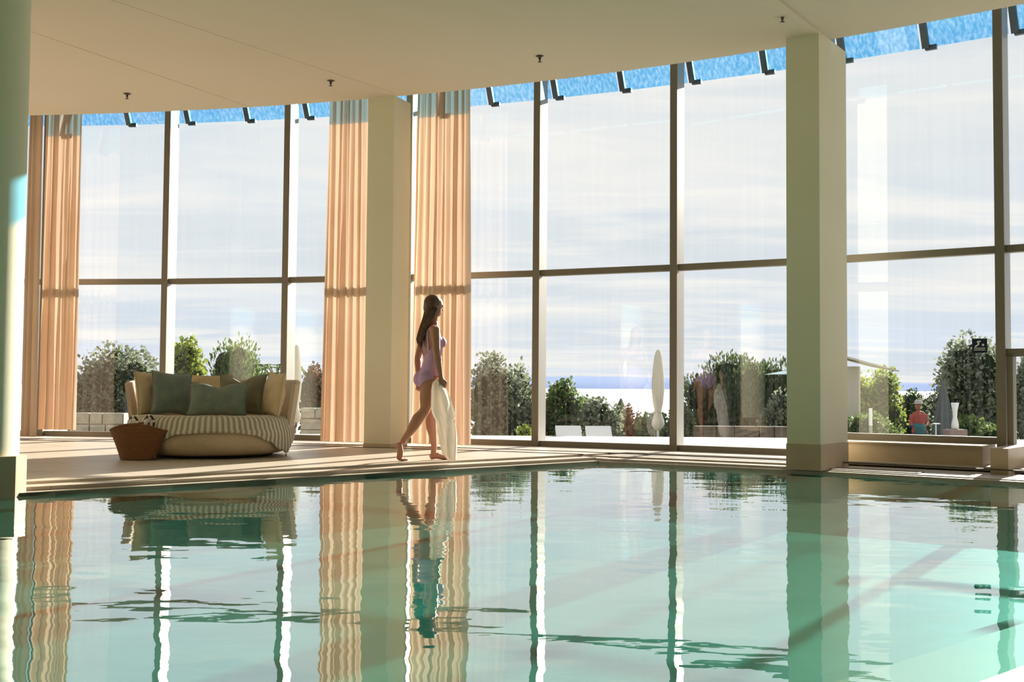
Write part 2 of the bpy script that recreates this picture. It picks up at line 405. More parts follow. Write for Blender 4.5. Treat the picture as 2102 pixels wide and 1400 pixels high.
while t < end_r:
    e = min(t+.91, end_r)
    for n0, n1, z in ((NR-.03, NR, -.055), (NR-.33, NR-.04, 0)):
        MB().prism([pn(t+.002, n0), pn(e-.002, n0), pn(e-.002, n1), pn(t+.002, n1)], -.30, z).build('coping_stone' if z == 0 else 'edge_stone', M['slab'], cp)
    t += .91

# pool basin
pb = empty('pool_basin', (0, 0, ZB), 'teal tiled basin of the indoor swimming pool', kind='structure')
big = pool_poly(.10); n = len(big)
MB().add([(x, y, ZB) for x, y in big], [tuple(range(n))]).build('pool_floor', M['poolfloor'], pb)
w = MB()
for i in range(n):
    p, q = pp[i], pp[(i+1) % n]; w.add([(*p, ZB), (*q, ZB), (*q, -.056), (*p, -.056)], [(0, 1, 2, 3)])
w.build('pool_wall', M['poolwall'], pb)
for k, (nn, z) in enumerate(((NR+.42, -.105), (NR+.8, -.25))):
    MB().prism([pn(AL+.01, NR-.01), pn(end_r-.2, NR-.01), pn(end_r-.2, nn), pn(AL+.01, nn)], ZB+.001, z).build('pool_step', M['step'] if k == 0 else M['poolfloor'], pb)
sgn = sum(pp[i][0]*pp[(i+1) % n][1]-pp[(i+1) % n][0]*pp[i][1] for i in range(n))
wt = MB().add([(x, y, ZW) for x, y in pp], [tuple(range(n)) if sgn > 0 else tuple(range(n))[::-1]]).build('pool_water', M['water'], origin=(0, 8, ZW), recalc=False)
tag(wt, 'calm teal pool water mirroring the tall windows', 'water', kind='stuff')

# ceiling, roof and the rest of the room shell
ce = empty('ceiling', (0, 0, 4.28), 'curved cream plaster ceiling over the pool', kind='structure')
ca = arcpts(RC, -12, 54, 60)
MB().prism([(WL-.1, WB-.1), ]+ca+[(WR_+.2, 6.2), (WR_+.2, WB-.1)], 4.28, 5.0).build('ceiling_slab', M['ceiling'], ce)
MB().arc(RC-.3, RG+.12, -12, 54, 5.0, 5.15).build('roof_slab', M['ceiling'], ce)
def band(p, d, w0, w1, l, dz):
    p = Vector(p); d = Vector(d).normalized(); x = Vector((d.y, -d.x))
    q = [p+x*w0, p+x*w1, p+x*w1-d*l, p+x*w0-d*l]
    b = MB(); b.prism([tuple(v) for v in q], 4.28-dz, 4.2801); return b
band((2.78, 10.95), (.57, .82), -.02, .34, 11, .02).build('ceiling_beam', M['ceiling'], ce)
band((-1.72, 13.3), (.59, .81), -.05, .34, 8, .003).build('ceiling_beam', M['ceiling'], ce)
band((-3.30, 13.95), (.46, .89), 0, .010, 8.5, .0015).build('ceiling_joint', M['stone'], ce)
for nm, q in (('wall_left', [(WL-.2, WB-.2), (WL, WB-.2), (WL, 15.4), (WL-.2, 15.4)]), ('wall_right', [(WR_, WB-.2), (WR_+.2, WB-.2), (WR_+.2, 7.2), (WR_, 7.2)]),
              ('wall_back', [(WL, WB-.2), (WR_, WB-.2), (WR_, WB), (WL, WB)])):
    tag(MB().prism(q, -.1, 4.7).build(nm, M['wall'], origin=(q[0][0], q[0][1], 0)), 'plain cream wall of the pool hall', kind='structure')

# terrace, garden ground, sea, far hills
MB().add([(x, y, -.03) for x, y in arcpts(RG-.1, -30, 70, 60)]+[(24, 17.25, -.03), (-24, 17.25, -.03)], [tuple(range(63))])
tr = MB()
k = 60; vs = []
tpts = arcpts(RG+.05, -26, 62, k)
for x, y in tpts: vs += [(x, y, -.02), (x, 17.25 if y < 17.2 else y+.1, -.02)]
tr.add(vs, [(2*i, 2*i+1, 2*i+3, 2*i+2) for i in range(k)])
tr.add([(-30, 17.25, -.02), (30, 17.25, -.02), (30, 17.25, -1.6), (-30, 17.25, -1.6)], [(0, 1, 2, 3)])
tr.add([(tpts[-1][0], tpts[-1][1], -.02), (30, tpts[-1][1], -.02), (30, 17.25, -.02), (tpts[-1][0], 17.25, -.02)], [(0, 1, 2, 3)])
tag(tr.build('terrace', M['terrace'], origin=(0, 16, 0)), 'sunlit pale stone terrace outside the windows', kind='structure')
g = MB(); g.add([(-90, 17.25, -.75), (90, 17.25, -.75), (90, 26, -1.3), (-90, 26, -1.3), (-160, 90, -4), (160, 90, -4)], [(0, 1, 2, 3), (3, 2, 5, 4)])
tag(g.build('garden_ground', M['ground'], origin=(0, 20, -1)), 'green garden ground sloping to the sea', kind='structure')
seam = mat('sea with glare tint', (.66, .72, .76), .5, .5, bump=(.4, .4, .4)); seam.node_tree.nodes['Principled BSDF'].inputs['IOR'].default_value = 1.8  # sun glare and glitter put into the pale base colour
tag(MB().add([(-9000, 90, -4.2), (9000, 90, -4.2), (9000, 9000, -4.2), (-9000, 9000, -4.2)], [(0, 1, 2, 3)]).build('sea', seam, origin=(0, 3000, -4.2)), 'sea coloured pale like sun glare beyond the garden', 'sea', kind='stuff')
hm = MB(); rw = []
for i in range(121):
    x = -3600+60*i; h = 58+12*noise.noise(Vector((x/900, 0, 0)))+6*noise.noise(Vector((x/200, 3, 0)))
    if x > 1700: h *= max(.1, 1-(x-1700)/2400)
    rw.append((x, h))
vs = []
for x, h in rw: vs += [(x, 6000, -4), (x, 6500, h+4), (x, 7200, -4)]
hm.add(vs, [(3*i+j, 3*i+j+3, 3*i+j+4, 3*i+j+1) for i in range(120) for j in range(2)])
tag(hm.build('hills', mat('haze tinted hills', (.22, .28, .45), .95, 0, vary=((.27, .33, .49), .002, 5)), origin=(0, 6500, 0), smooth=True), 'low hills coloured with blue haze across the water', 'hills', kind='structure')  # distance haze painted into the blue base colour

# facade: every bay a window with its panes, transom, rails and mullion
STEP, A0 = 4.667, 9.18
wi = 0
for k in range(-4, 9):
    a, b = A0+STEP*k, A0+STEP*(k+1); wi += 1
    raised = k in (5,)
    sill = .20 if raised else 0.0
    wn_ = empty('window_%d' % wi, pol(RG, (a+b)/2), 'tall glazed bay of the curved window wall', kind='structure')
    rad = lambda q: Vector((math.sin(R(q)), math.cos(R(q)), 0))
    m_ = MB(); p = pol(RG, a); rr = rad(a); tt = Vector((rr.y, -rr.x, 0)); wd2 = .043
    m_.hexa([p+tt*-wd2-rr*.0, p+tt*wd2-rr*.0, p+tt*wd2+rr*.25, p-tt*wd2+rr*.25]+[v+Vector((0, 0, 5.0)) for v in (p-tt*wd2, p+tt*wd2, p+tt*wd2+rr*.25, p-tt*wd2+rr*.25)])
    if k == 6: pass
    m_.build('mullion', M['mullion'], wn_)
    f_ = MB(); f_.hexa([p-tt*(wd2+.002)-rr*.012, p+tt*(wd2+.002)-rr*.012, p+tt*(wd2+.002)+rr*.002, p-tt*(wd2+.002)+rr*.002]+[v+Vector((0, 0, 5.0)) for v in (p-tt*(wd2+.002)-rr*.012, p+tt*(wd2+.002)-rr*.012, p+tt*(wd2+.002)+rr*.002, p-tt*(wd2+.002)+rr*.002)])
    f_.build('mullion_cap', M['frame'], wn_)
    P0, P1 = pol(RG+.03, a), pol(RG+.03, b); d = (P1-P0).normalized(); P0 = P0+d*.043; P1 = P1-d*.043
    def hbar(z0, z1, nm, dep=.10):
        nr = Vector((d.y, -d.x, 0)); nr = nr if nr.dot(rad((a+b)/2)) > 0 else -nr
        A, B, C_, D_ = P0, P1, P1+nr*dep, P0+nr*dep
        MB().hexa([v+Vector((0, 0, z0)) for v in (A, B, C_, D_)]+[v+Vector((0, 0, z1)) for v in (A, B, C_, D_)]).build(nm, M['frame'], wn_)
    nr = Vector((d.y, -d.x, 0)); nr = nr if nr.dot(rad((a+b)/2)) > 0 else -nr; g0 = nr*.06
    tl = nr*(.052 if k == 4 else 0)
    def pane(z0, z1):
        g1, g2 = g0-tl+nr*(.04 if k == 4 else 0), g0+tl+nr*(.04 if k == 4 else 0)
        g1, g2 = g2, g1
        MB().add([P0+g1+Vector((0, 0, z0)), P1+g2+Vector((0, 0, z0)), P1+g2+Vector((0, 0, z1)), P0+g1+Vector((0, 0, z1))], [(0, 1, 2, 3)]).build('pane', M['glass'], wn_)
    hbar(2.15, 2.225, 'transom'); hbar(sill, sill+.07, 'bottom_rail'); hbar(4.75, 5.0, 'sun_block_rail')  # top rail, out of view, deepened to block sun from the ceiling edge
    pane(2.225, 4.75)
    if k == 6:
        hbar(1.09, 1.17, 'hatch_rail'); pane(1.17, 2.15); pane(.07, 1.09)
        hf = MB()
        for q0, q1 in ((0, .07),):
            A = P0+d*.01-nr*.02
            hf.hexa([A, A+d*.06, A+d*.06+nr*.12, A+nr*.12]+[v+Vector((0, 0, 1.09)) for v in (A, A+d*.06, A+d*.06+nr*.12, A+nr*.12)])
        hf.build('hatch_frame', M['frame'], wn_)
    else:
        pane(sill+.07, 2.15)

# plinth under the raised bay with its pier
pl = empty('trim_2', pol(21.1, 33), 'low beige stone plinth under the window right of the thick column', kind='structure')
q0 = ang_px(1692, 21.75)
MB().arc(21.72, RG+.14, q0, 36.95, -.06, .185).build('plinth', M['stone'], pl)
MB().arc(21.69, RG+.14, q0, 36.95, .185, .20).build('plinth_cap', M['stone'], pl)
MB().arc(21.32, RG+.2, ang_px(2030, 21.3), ang_px(2067, 21.3), -.3, .20).build('pier', M['stone'], pl)

# blue glass canopy outside with steel arms
cn = empty('glass_canopy', pol(22.6, 24, 4.66), 'blue tinted glass canopy on dark steel arms outside the windows', 'canopy')
RKB, ZKB = 22.65, 4.552
for k in range(-8, 18):
    a = A0+STEP/2*k
    q = [pol(22.36, a+.03, 5.1), pol(22.36, a+STEP/2-.03, 5.1), pol(RKB, a+STEP/2-.03, ZKB), pol(RKB, a+.03, ZKB)]
    MB().add(q, [(0, 1, 2, 3)]).build('canopy_pane', M['canopy'], cn)
for k in range(-8, 19):
    a = A0+STEP/2*k+.15
    arm = MB().bar(pol(22.33, a, 5.08), pol(RKB-.03, a, ZKB-.01), .075, .05, Vector((math.sin(R(a)), math.cos(R(a)), 1))).build('arm', M['darkmetal'], cn)
    c = MB(); c.box(pol(RKB-.02, a+.13, ZKB-.01), (.12, .05, .05), -R(a)); c.build('clamp', M['darkmetal'], arm)

# floor channel grille along the glass and the short one before the plinth
ch = MB(); ch.arc(20.84, 20.87, -9, 26.2, -.006, .006); ch.arc(21.27, 21.30, -9, 51, -.006, .006)
ch.build('channel_edge', M['grille'], fl)
gr = empty('floor_grille', pol(20.95, 34), 'narrow dark framed grille in the floor before the stone plinth', 'grille')
gf = MB(); gf.arc(20.86, 20.885, 32.45, 35.9, -.052, -.040); gf.arc(21.045, 21.07, 32.45, 35.9, -.052, -.040); gf.arc(20.86, 21.07, 32.4, 32.47, -.052, -.040); gf.arc(20.86, 21.07, 35.87, 35.94, -.052, -.040)
gf.build('frame', M['grille'], gr)
for i in range(5): MB().arc(20.90+.03*i, 20.912+.03*i, 32.47, 35.87, -.050, -.043).build('slat', M['slab'], gr)

# columns
def column_rect(name, c0, rz, w_, dpt, z0, z1, bh, label, grow=.006):
    # c0 = the near corner between the two visible faces; u along the front face to the left, v to the back
    u = Vector((-math.cos(rz), math.sin(rz), 0)); v = Vector((math.sin(rz), math.cos(rz), 0)); c0 = Vector(c0)
    root = empty(name, c0+u*w_/2+v*dpt/2+Vector((0, 0, z0)), label, kind='structure')
    def blk(g, a, b):
        q = [c0-u*g-v*g, c0+u*(w_+g)-v*g, c0+u*(w_+g)+v*(dpt+g), c0-u*g+v*(dpt+g)]
        return MB().hexa([p+Vector((0, 0, a)) for p in q]+[p+Vector((0, 0, b)) for p in q])
    blk(0, z0+bh, z1).build('shaft', M['plaster'], root)
    if bh > .02: blk(grow, z0, z0+bh).build('stone_base', M['stone'], root)
    return root
column_rect('column', (3.01, 10.70, 0), R(35.5), .34, .80, -.05, 4.28, .255, 'broad green tinted column standing at the pool edge')
column_rect('column', (-1.455, 13.22, 0), R(24), .37, .40, 0, 4.28, .045, 'slim cream column between the apricot curtains')
def column_round(c, label):
    root = empty('round_column', (c[0], c[1], -.05), label, kind='structure')
    MB().lathe([(.27, .26-.05), (.27, 4.28)], (c[0], c[1], 0), 64, False).build('shaft', M['plaster'], root, smooth=True)
    b = .285; q = []
    rz = R(38)
    for sx, sy in ((-1, -1), (1, -1), (1, 1), (-1, 1)):
        for ex, ey in (((-b, -b+.1), (-b+.1, -b)) if (sx, sy) == (-1, -1) else ((b-.1, -b), (b, -b+.1)) if (sx, sy) == (1, -1) else ((b, b-.1), (b-.1, b)) if (sx, sy) == (1, 1) else ((-b+.1, b), (-b, b-.1))):
            q.append((c[0]+ex*math.cos(rz)-ey*math.sin(rz), c[1]+ex*math.sin(rz)+ey*math.cos(rz)))
    MB().prism(q, -.30, .215).build('stone_base', M['stone'], root)
column_round((-3.88, 8.02), 'round column on a stone base at the left picture edge')
column_round((-8.2, 9.2), 'round column out of view on the left')

# ================================================================ THINGS
# curtains
def curtain(name, px0, px1, r, zb, label, folds, seed, spread=0.0, amp=.075):
    q0, q1 = ang_px(px0, r), ang_px(px1, r); rr = random.Random(seed); n = folds*14; rings = []
    ph = [rr.uniform(-.5, .5) for _ in range(folds+2)]; am = [rr.uniform(.6, 1.25) for _ in range(folds+2)]
    rows = 24
    for i in range(rows+1):
        t = i/rows; z = 4.97-(4.97-zb)*t; row = []
        for j in range(n+1):
            s = j/n; f = s*folds; ki = int(f); fr = f-ki
            amp_ = am[ki]*(1-fr)+am[ki+1]*fr; phs = ph[ki]*(1-fr)+ph[ki+1]*fr
            sw = math.sin(2*math.pi*f+phs+.5*math.sin(3*t+seed+ki))
            irr = noise.noise(Vector((s*5.3, seed*3.1, t*.35)))
            sw = .75*sw+.35*math.sin(2*math.pi*f*1.7+seed+2.2*irr)+.9*irr
            off = amp*amp_*(.55+.5*t)*sw+.012*noise.noise(Vector((f*3, t*6, seed)))
            a = q0+(q1-q0)*s+(q1-q0)*(s-.5)*spread*t+.1*math.cos(2*math.pi*f+phs)*(q1-q0)/folds
            row.append(pol(r+off, a, z+(.01*noise.noise(Vector((f, 0, seed))) if i == rows else 0)))
        rings.append(row)
    root = empty(name, pol(r, (q0+q1)/2, zb), label, 'curtain', 'full height curtains along the window wall')
    c = MB().loft(rings, cap=False, close=False).build('drape', M['curtain'], root, smooth=True, recalc=False)
    rings2 = [[p+Vector((0, 0, -.004)) for p in rings[-3]], [p+Vector((0, 0, -.004)) for p in rings[-1]]]
    rings2 = [[p+(Vector((CC.x, CC.y, p.z))-p).normalized()*.003 for p in rw_] for rw_ in rings2]
    return root
curtain('curtain', 46, 72, 21.25, .03, 'narrow apricot curtain beside the round column', 2, 3, .1, .05)
curtain('curtain', 80, 156, 21.65, .11, 'long apricot curtain left of the first window pane', 6, 5, .02)
curtain('curtain', 666, 768, 21.5, .03, 'apricot curtain hanging left of the slim cream column', 8, 8, .16)
curtain('curtain', 851, 955, 21.5, .03, 'apricot curtain hanging behind the walking woman', 8, 11, .17)

# ceiling sprinklers
for (px, py, lb) in ((261, 192, 'small dark ceiling sprinkler above the daybed side windows'), (679, 165, 'small dark ceiling sprinkler above the curtain left of the slim column'),
                     (1108, 115, 'small dark ceiling sprinkler above the middle window panes'), (1606, 31, 'small dark ceiling sprinkler just left above the broad column')):
    p = atz(px, py, 4.28); root = empty('sprinkler', p, lb, 'sprinkler', 'ceiling sprinklers')
    MB().lathe([(.045, 0), (.045, -.006), (.02, -.012), (.014, -.03), (.012, -.045)], p, 16).build('rose', M['brass'], root, smooth=True)
    MB().lathe([(.006, -.045), (.006, -.06), (.022, -.062), (.022, -.066), (.004, -.068)], p, 12).build('deflector', M['brass'], root)

# pool sign on the glass
sa = (at(1995, 709, 11.42), at(2026, 709, 11.37))
an = ang_px(2010, RG-.06+.1); c = pol(RG+.055, an, 0)
cz = at(2010, 709.5, c.y).z
P0, P1 = pol(RG+.03, A0+STEP*5), pol(RG+.03, A0+STEP*6); d = (P1-P0).normalized(); nr = Vector((-d.y, d.x, 0)); nr = nr if nr.y < 0 else -nr
pl_c = P0+d*((c-P0).dot(d))-nr*.06; pl_c.z = cz
sg = empty('pool_sign', pl_c, 'small square navy sign with a white swimmer on the glass', 'sign')
def quad(u0, v0, u1, v1, off): return [pl_c+nr*off+d*u+Vector((0, 0, v)) for u, v in ((u0, v0), (u1, v0), (u1, v1), (u0, v1))]
hs = .074
MB().hexa([p for p in [*(pl_c+nr*.002+d*u+Vector((0, 0, v)) for u, v in ((-hs, -hs), (hs, -hs), (hs, hs), (-hs, hs)))]]+[pl_c+nr*.006+d*u+Vector((0, 0, v)) for u, v in ((-hs, -hs), (hs, -hs), (hs, hs), (-hs, hs))]).build('plate', M['navy'], sg)
def flat(pts, nm):
    MB().add([pl_c+nr*.0075+d*u+Vector((0, 0, v)) for u, v in pts], [tuple(range(len(pts)))]).build(nm, M['white'], sg)
def stroke(pts, w_, nm):
    b = MB()
    for (x0, y0), (x1, y1) in zip(pts, pts[1:]):
        dd = Vector((x1-x0, y1-y0)).normalized()*w_/2; nx = Vector((-dd.y, dd.x))
        b.add([pl_c+nr*.0075+d*u+Vector((0, 0, v)) for u, v in ((x0+nx.x, y0+nx.y), (x1+nx.x, y1+nx.y), (x1-nx.x, y1-nx.y), (x0-nx.x, y0-nx.y))], [(0, 1, 2, 3)])
    b.build(nm, M['white'], sg)
flat([(.034+.012*math.cos(q*math.pi/6), .008+.012*math.sin(q*math.pi/6)) for q in range(12)], 'swimmer_head')
stroke([(-.045, -.012), (-.005, .018), (-.022, .042), (.012, .046)], .013, 'swimmer_body')
for v in (-.026, -.044): stroke([(-.055+.011*i, v+(.004 if i % 2 else -.004)) for i in range(11)], .006, 'wave')

# ------------------------------------------------ daybed
DB = Vector((-3.16, 11.62, 0)); DR = .80
bed = empty('daybed', DB, 'round beige daybed with a curved back by the window', 'daybed')
prof = [(.70, .0), (.76, .02), (.815, .07), (.83, .14), (.82, .22), (.80, .27), (.78, .285), (.3, .29)]
b = MB(); n = 96
rings = []
for (r, z) in [(.45, .025), (.66, .028)]+[(r_, z_+.03) for r_, z_ in prof[1:]]:
    rings.append([DB+Vector(((r+.006*math.sin(11*q_+z*20)*(1 if z < .27 else 0))*math.cos(q_), (r+.006*math.sin(11*q_+z*20))*math.sin(q_), z+(.012*math.sin(3*q_) if .05 < z < .2 else 0))) for q_ in (2*math.pi*i/n for i in range(n))])
b.loft(rings).build('base', M['puff'], bed, smooth=True)
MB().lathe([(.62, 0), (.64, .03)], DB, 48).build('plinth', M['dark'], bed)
b = MB(); b.lathe([(.70, .31), (.775, .325), (.79, .36), (.775, .39), (.70, .405), (.2, .41)], DB, 64).build('mattress', M['beige'], bed, smooth=True)
# back panels: curved wicker shell around the rear, in five panels with gaps
def backpanel(q0, q1, z1a, z1b, nm='back_panel'):
    rg = []
    for i in range(13):
        t = i/12; q_ = R(q0+(q1-q0)*t); z1 = z1a+(z1b-z1a)*t
        ro0, ro1 = .80, .86
        c_, s_ = math.cos(q_), math.sin(q_)
        rg.append([DB+Vector((c_*x, s_*x, z)) for x, z in ((ro0, .28), (ro0+.04, .28), (ro1+.045, z1), (ro1+.03, z1+.012), (ro1+.005, z1))])
    MB().loft(rg).build(nm, M['panel'], bed, smooth=False)
backpanel(188, 158, .745, .79); backpanel(156, 120, .79, .79); backpanel(118, 62, .79, .79); backpanel(60, 24, .79, .79); backpanel(22, -8, .79, .74)

def cushion(name, c, w_, h_, th, rx, rz, roll, m_, label, chop=0, seed=0):
    rr = random.Random(seed); n_ = 22; vs = []; fs = []
    def P(u, v, s):
        e = (1-abs(u)**2.6)*(1-abs(v)**2.6); e = max(e, 0)**.5
        pin = 1-.10*(1-abs(v)**2)*abs(u)**3-.0; pin2 = 1-.10*(1-abs(u)**2)*abs(v)**3
        x = u*w_/2*pin; z = v*h_/2*pin2
        if chop and v > 0: z -= chop*v*math.exp(-(u/.28)**2)
        y = s*th/2*e*(1-(chop*1.8 if chop else 0)*math.exp(-(u/.2)**2)*max(v, 0))
        y += .022*noise.noise(Vector((u*2.2, v*2.2, seed+s)))*e+.012*noise.noise(Vector((u*6, v*5, seed+s)))*e
        return Vector((x, y, z))
    for s in (-1, 1):
        o_ = len(vs)
        for i in range(n_+1):
            for j in range(n_+1): vs.append(P(-1+2*j/n_, -1+2*i/n_, s))
        for i in range(n_):
            for j in range(n_):
                a_ = o_+i*(n_+1)+j; q = (a_, a_+1, a_+n_+2, a_+n_+1); fs.append(q if s < 0 else q[::-1])
    Mx = Matrix.Rotation(rz, 3, 'Z')@Matrix.Rotation(rx, 3, 'X')@Matrix.Rotation(roll, 3, 'Y')
    c = Vector(c); vv = [c+Mx@v for v in vs]
    zmin = min(v.z for v in vv)
    root = empty(name, (c.x, c.y, zmin), label, 'cushion', 'cushions on the daybed')
    o = MB().add(vv, fs).build('cover', m_, root, smooth=True, recalc=False)
    bm_ = bmesh.new(); bm_.from_mesh(o.data); bmesh.ops.remove_doubles(bm_, verts=bm_.verts, dist=.0006); bmesh.ops.recalc_face_normals(bm_, faces=bm_.faces); bm_.to_mesh(o.data); bm_.free()
    o.data.polygons.foreach_set('use_smooth', [True]*len(o.data.polygons))
    pts = [c+Mx@P(u, v, 0) for u, v in [(-1+.1*i, -1) for i in range(20)]+[(1, -1+.1*i) for i in range(20)]+[(1-.1*i, 1) for i in range(20)]+[(-1, 1-.1*i) for i in range(21)]]
    MB().tube(pts, .006, 6).build('piping', m_, root, smooth=True)
ST = .41
def cpx(x0, x1, y0, y1, Y):             # centre and size of a cushion seen between these picture edges at depth Y
    a_, b_ = at(x0, y1, Y), at(x1, y0, Y); return Vector(((a_.x+b_.x)/2, Y, (a_.z+b_.z)/2)), b_.x-a_.x, b_.z-a_.z
c, w_, h_ = cpx(373, 480, 772, 862, 12.18); cushion('cushion', (c.x, c.y, ST+.225), .52, .45, .15, R(-12), 0, 0, M['beige'], 'wide beige cushion against the middle of the daybed back', seed=1)
c, w_, h_ = cpx(294, 326, 765, 860, 11.55); cushion('cushion', (c.x, c.y, ST+.235), .46, .47, .14, R(-8), R(68), 0, M['beige'], 'beige cushion at the daybed\'s left end beside the basket side', seed=2)
c, w_, h_ = cpx(541, 592, 765, 860, 11.55); cushion('cushion', (c.x-.02, c.y, ST+.235), .46, .47, .14, R(-8), R(-58), R(3), M['beige'], 'beige cushion standing at the right end of the daybed', seed=3)
c, w_, h_ = cpx(317, 388, 766, 860, 11.5); cushion('cushion', (c.x, c.y, ST+.235), .44, .46, .15, R(-14), R(40), R(5), M['green'], 'large grey green cushion with two light flecks, left on the daybed', seed=4)
c, w_, h_ = cpx(441, 549, 776, 860, 11.72); cushion('cushion', (c.x, c.y, ST+.225), .55, .44, .14, R(-14), R(-14), R(-1), M['olive'], 'brownish olive cushion tucked behind the crumpled green one', chop=.06, seed=5)
c, w_, h_ = cpx(386, 509, 792, 862, 11.38); cushion('cushion', (c.x, c.y, ST+.18), .62, .36, .17, R(-16), R(0), 0, M['green'], 'wide crumpled green cushion dented in its middle, foremost on the daybed', chop=.05, seed=6)

# striped throw
def throwmat():
    m = bpy.data.materials.new('striped throw'); m.use_nodes = True; t = m.node_tree; n = t.nodes; b = n['Principled BSDF']
    uv = n.new('ShaderNodeUVMap'); sx = n.new('ShaderNodeSeparateXYZ'); t.links.new(uv.outputs[0], sx.inputs[0])
    mu = n.new('ShaderNodeMath'); mu.operation = 'MULTIPLY'; mu.inputs[1].default_value = 2*math.pi*56; t.links.new(sx.outputs[0], mu.inputs[0])
    si = n.new('ShaderNodeMath'); si.operation = 'SINE'; t.links.new(mu.outputs[0], si.inputs[0])
    rp = n.new('ShaderNodeValToRGB'); rp.color_ramp.elements[0].position = .4; rp.color_ramp.elements[0].color = (.34, .31, .23, 1); rp.color_ramp.elements[1].position = .62; rp.color_ramp.elements[1].color = (.62, .58, .49, 1)
    ad = n.new('ShaderNodeMath'); ad.operation = 'MULTIPLY_ADD'; ad.inputs[1].default_value = .5; ad.inputs[2].default_value = .5; t.links.new(si.outputs[0], ad.inputs[0])
    t.links.new(ad.outputs[0], rp.inputs[0]); t.links.new(rp.outputs[0], b.inputs['Base Color']); b.inputs['Roughness'].default_value = .95; b.inputs['Specular IOR Level'].default_value = .1
    return m
q0, q1, nj, ni = -197, 17, 450, 16
def hang(t):                             # lower edge height over the front, t 0 left .. 1 right
    pts = [(0, .34), (.10, .30), (.20, .14), (.27, .05), (.325, .03), (.36, .09), (.41, .19), (.47, .25), (.55, .272), (.64, .265), (.70, .24), (.76, .17), (.81, .08), (.85, .04), (.90, .14), (.96, .30), (1, .34)]
    for (x0, y0), (x1, y1) in zip(pts, pts[1:]):
        if t <= x1: s = (t-x0)/(x1-x0); s = s*s*(3-2*s); return y0+(y1-y0)*s
    return pts[-1][1]
vs = []; uvs = []
for j in range(nj+1):
    t = j/nj; q_ = R(q0+(q1-q0)*t); zl = hang(t); rib = .0045*math.sin(2*math.pi*56*t)
    path = [(.52, .423), (.66, .426), (.76, .422), (.80, .405), (.825, .37), (.845, .30)]
    L_ = 8
    for i in range(1, L_+1):
        f = i/L_; z = .30+(zl-.30)*f; r_ = .852+.012*math.sin(math.pi*f)+.02*f*noise.noise(Vector((t*9, f*2, 0)))+.012*f
        if z < .08: r_ -= (.08-z)*.1
        path.append((r_, z))
    for i, (r_, z) in enumerate(path):
        if i < 5 and zl > .3: pass
        rr_ = r_+rib*(min(1, i/3)); vs.append(DB+Vector((rr_*math.cos(q_), rr_*math.sin(q_), max(z, .012)+(rib*.6 if i < 3 else 0)))); uvs.append((t, i/len(path)))
np_ = len(path)
fs = [(j*np_+i, (j+1)*np_+i, (j+1)*np_+i+1, j*np_+i+1) for j in range(nj) for i in range(np_-1)]
th = empty('throw_blanket', DB+Vector((0, -.8, 0)), 'striped cream and sage throw draped over the daybed front', 'blanket')
o = MB().add(vs, fs).build('cloth', throwmat(), th, smooth=True, recalc=False)
ul = o.data.uv_layers.new(name='UVMap')
for lp in o.data.loops: ul.data[lp.index].uv = uvs[lp.vertex_index]
sd = o.modifiers.new('thick', 'SOLIDIFY'); sd.thickness = .006; sd.offset = 1
for j in (int(nj*.325), int(nj*.85)):
    base_ = vs[j*np_+np_-1]; ts = MB()
    for k in range(9):
        e = base_+Vector((rnd.uniform(-.012, .012), -.012+rnd.uniform(-.01, .0), 0)); ts.tube([base_+Vector((0, -.008, .02)), (base_+e)/2+Vector((0, -.012, -.01)), Vector((e.x, e.y-.004, .008))], .0025, 4)
    ts.build('tassel', M['cream'], th)

# ------------------------------------------------ basket
wk = bpy.data.materials.new('woven straw'); wk.use_nodes = True; t_ = wk.node_tree; n_ = t_.nodes; b_ = n_['Principled BSDF']
tcn = n_.new('ShaderNodeTexCoord'); wv = n_.new('ShaderNodeTexWave'); wv.wave_type = 'BANDS'; wv.bands_direction = 'Z'; wv.inputs['Scale'].default_value = 22; wv.inputs['Distortion'].default_value = 2.5; wv.inputs['Detail'].default_value = 3; wv.inputs['Detail Scale'].default_value = 6
rp = n_.new('ShaderNodeValToRGB'); rp.color_ramp.elements[0].color = (.17, .065, .022, 1); rp.color_ramp.elements[1].color = (.37, .17, .065, 1)
t_.links.new(tcn.outputs['Object'], wv.inputs[0]); t_.links.new(wv.outputs[0], rp.inputs[0]); t_.links.new(rp.outputs[0], b_.inputs['Base Color']); b_.inputs['Roughness'].default_value = .8
bp = n_.new('ShaderNodeBump'); bp.inputs['Distance'].default_value = .01; t_.links.new(wv.outputs[0], bp.inputs['Height']); t_.links.new(bp.outputs[0], b_.inputs['Normal'])
BC = atz(273, 946, 0)+Vector((0, .14, 0)); BC.z = 0
bk = empty('straw_basket', BC, 'brown woven straw basket on the floor beside the daybed', 'basket')
rings = []
def brow(t, inner=0):
    rx_ = .17+.11*t**1.0-inner; ry_ = .11+.045*t-inner; zt = .35*t; row_ = []
    for k in range(48):
        q_ = 2*math.pi*k/48; sag = .07*(abs(math.cos(q_))**2)*t*t
        row_.append(BC+Vector((rx_*math.cos(q_), ry_*math.sin(q_), .004+zt-sag+(.004*math.sin(24*q_)*t))))
    return row_
for i in range(13): rings.append(brow(i/12))
for i in range(12, 0, -1): rings.append(brow(i/12, .012))
MB().loft(rings).build('body', wk, bk, smooth=True)
rim = brow(1, .006); MB().tube(rim+[rim[0]], .009, 8, cap=False).build('rim', wk, bk, smooth=True)
hb = mat('black leather', (.018, .013, .013), .45, .4); hw = mat('white cord', (.75, .72, .68), .8, .1)
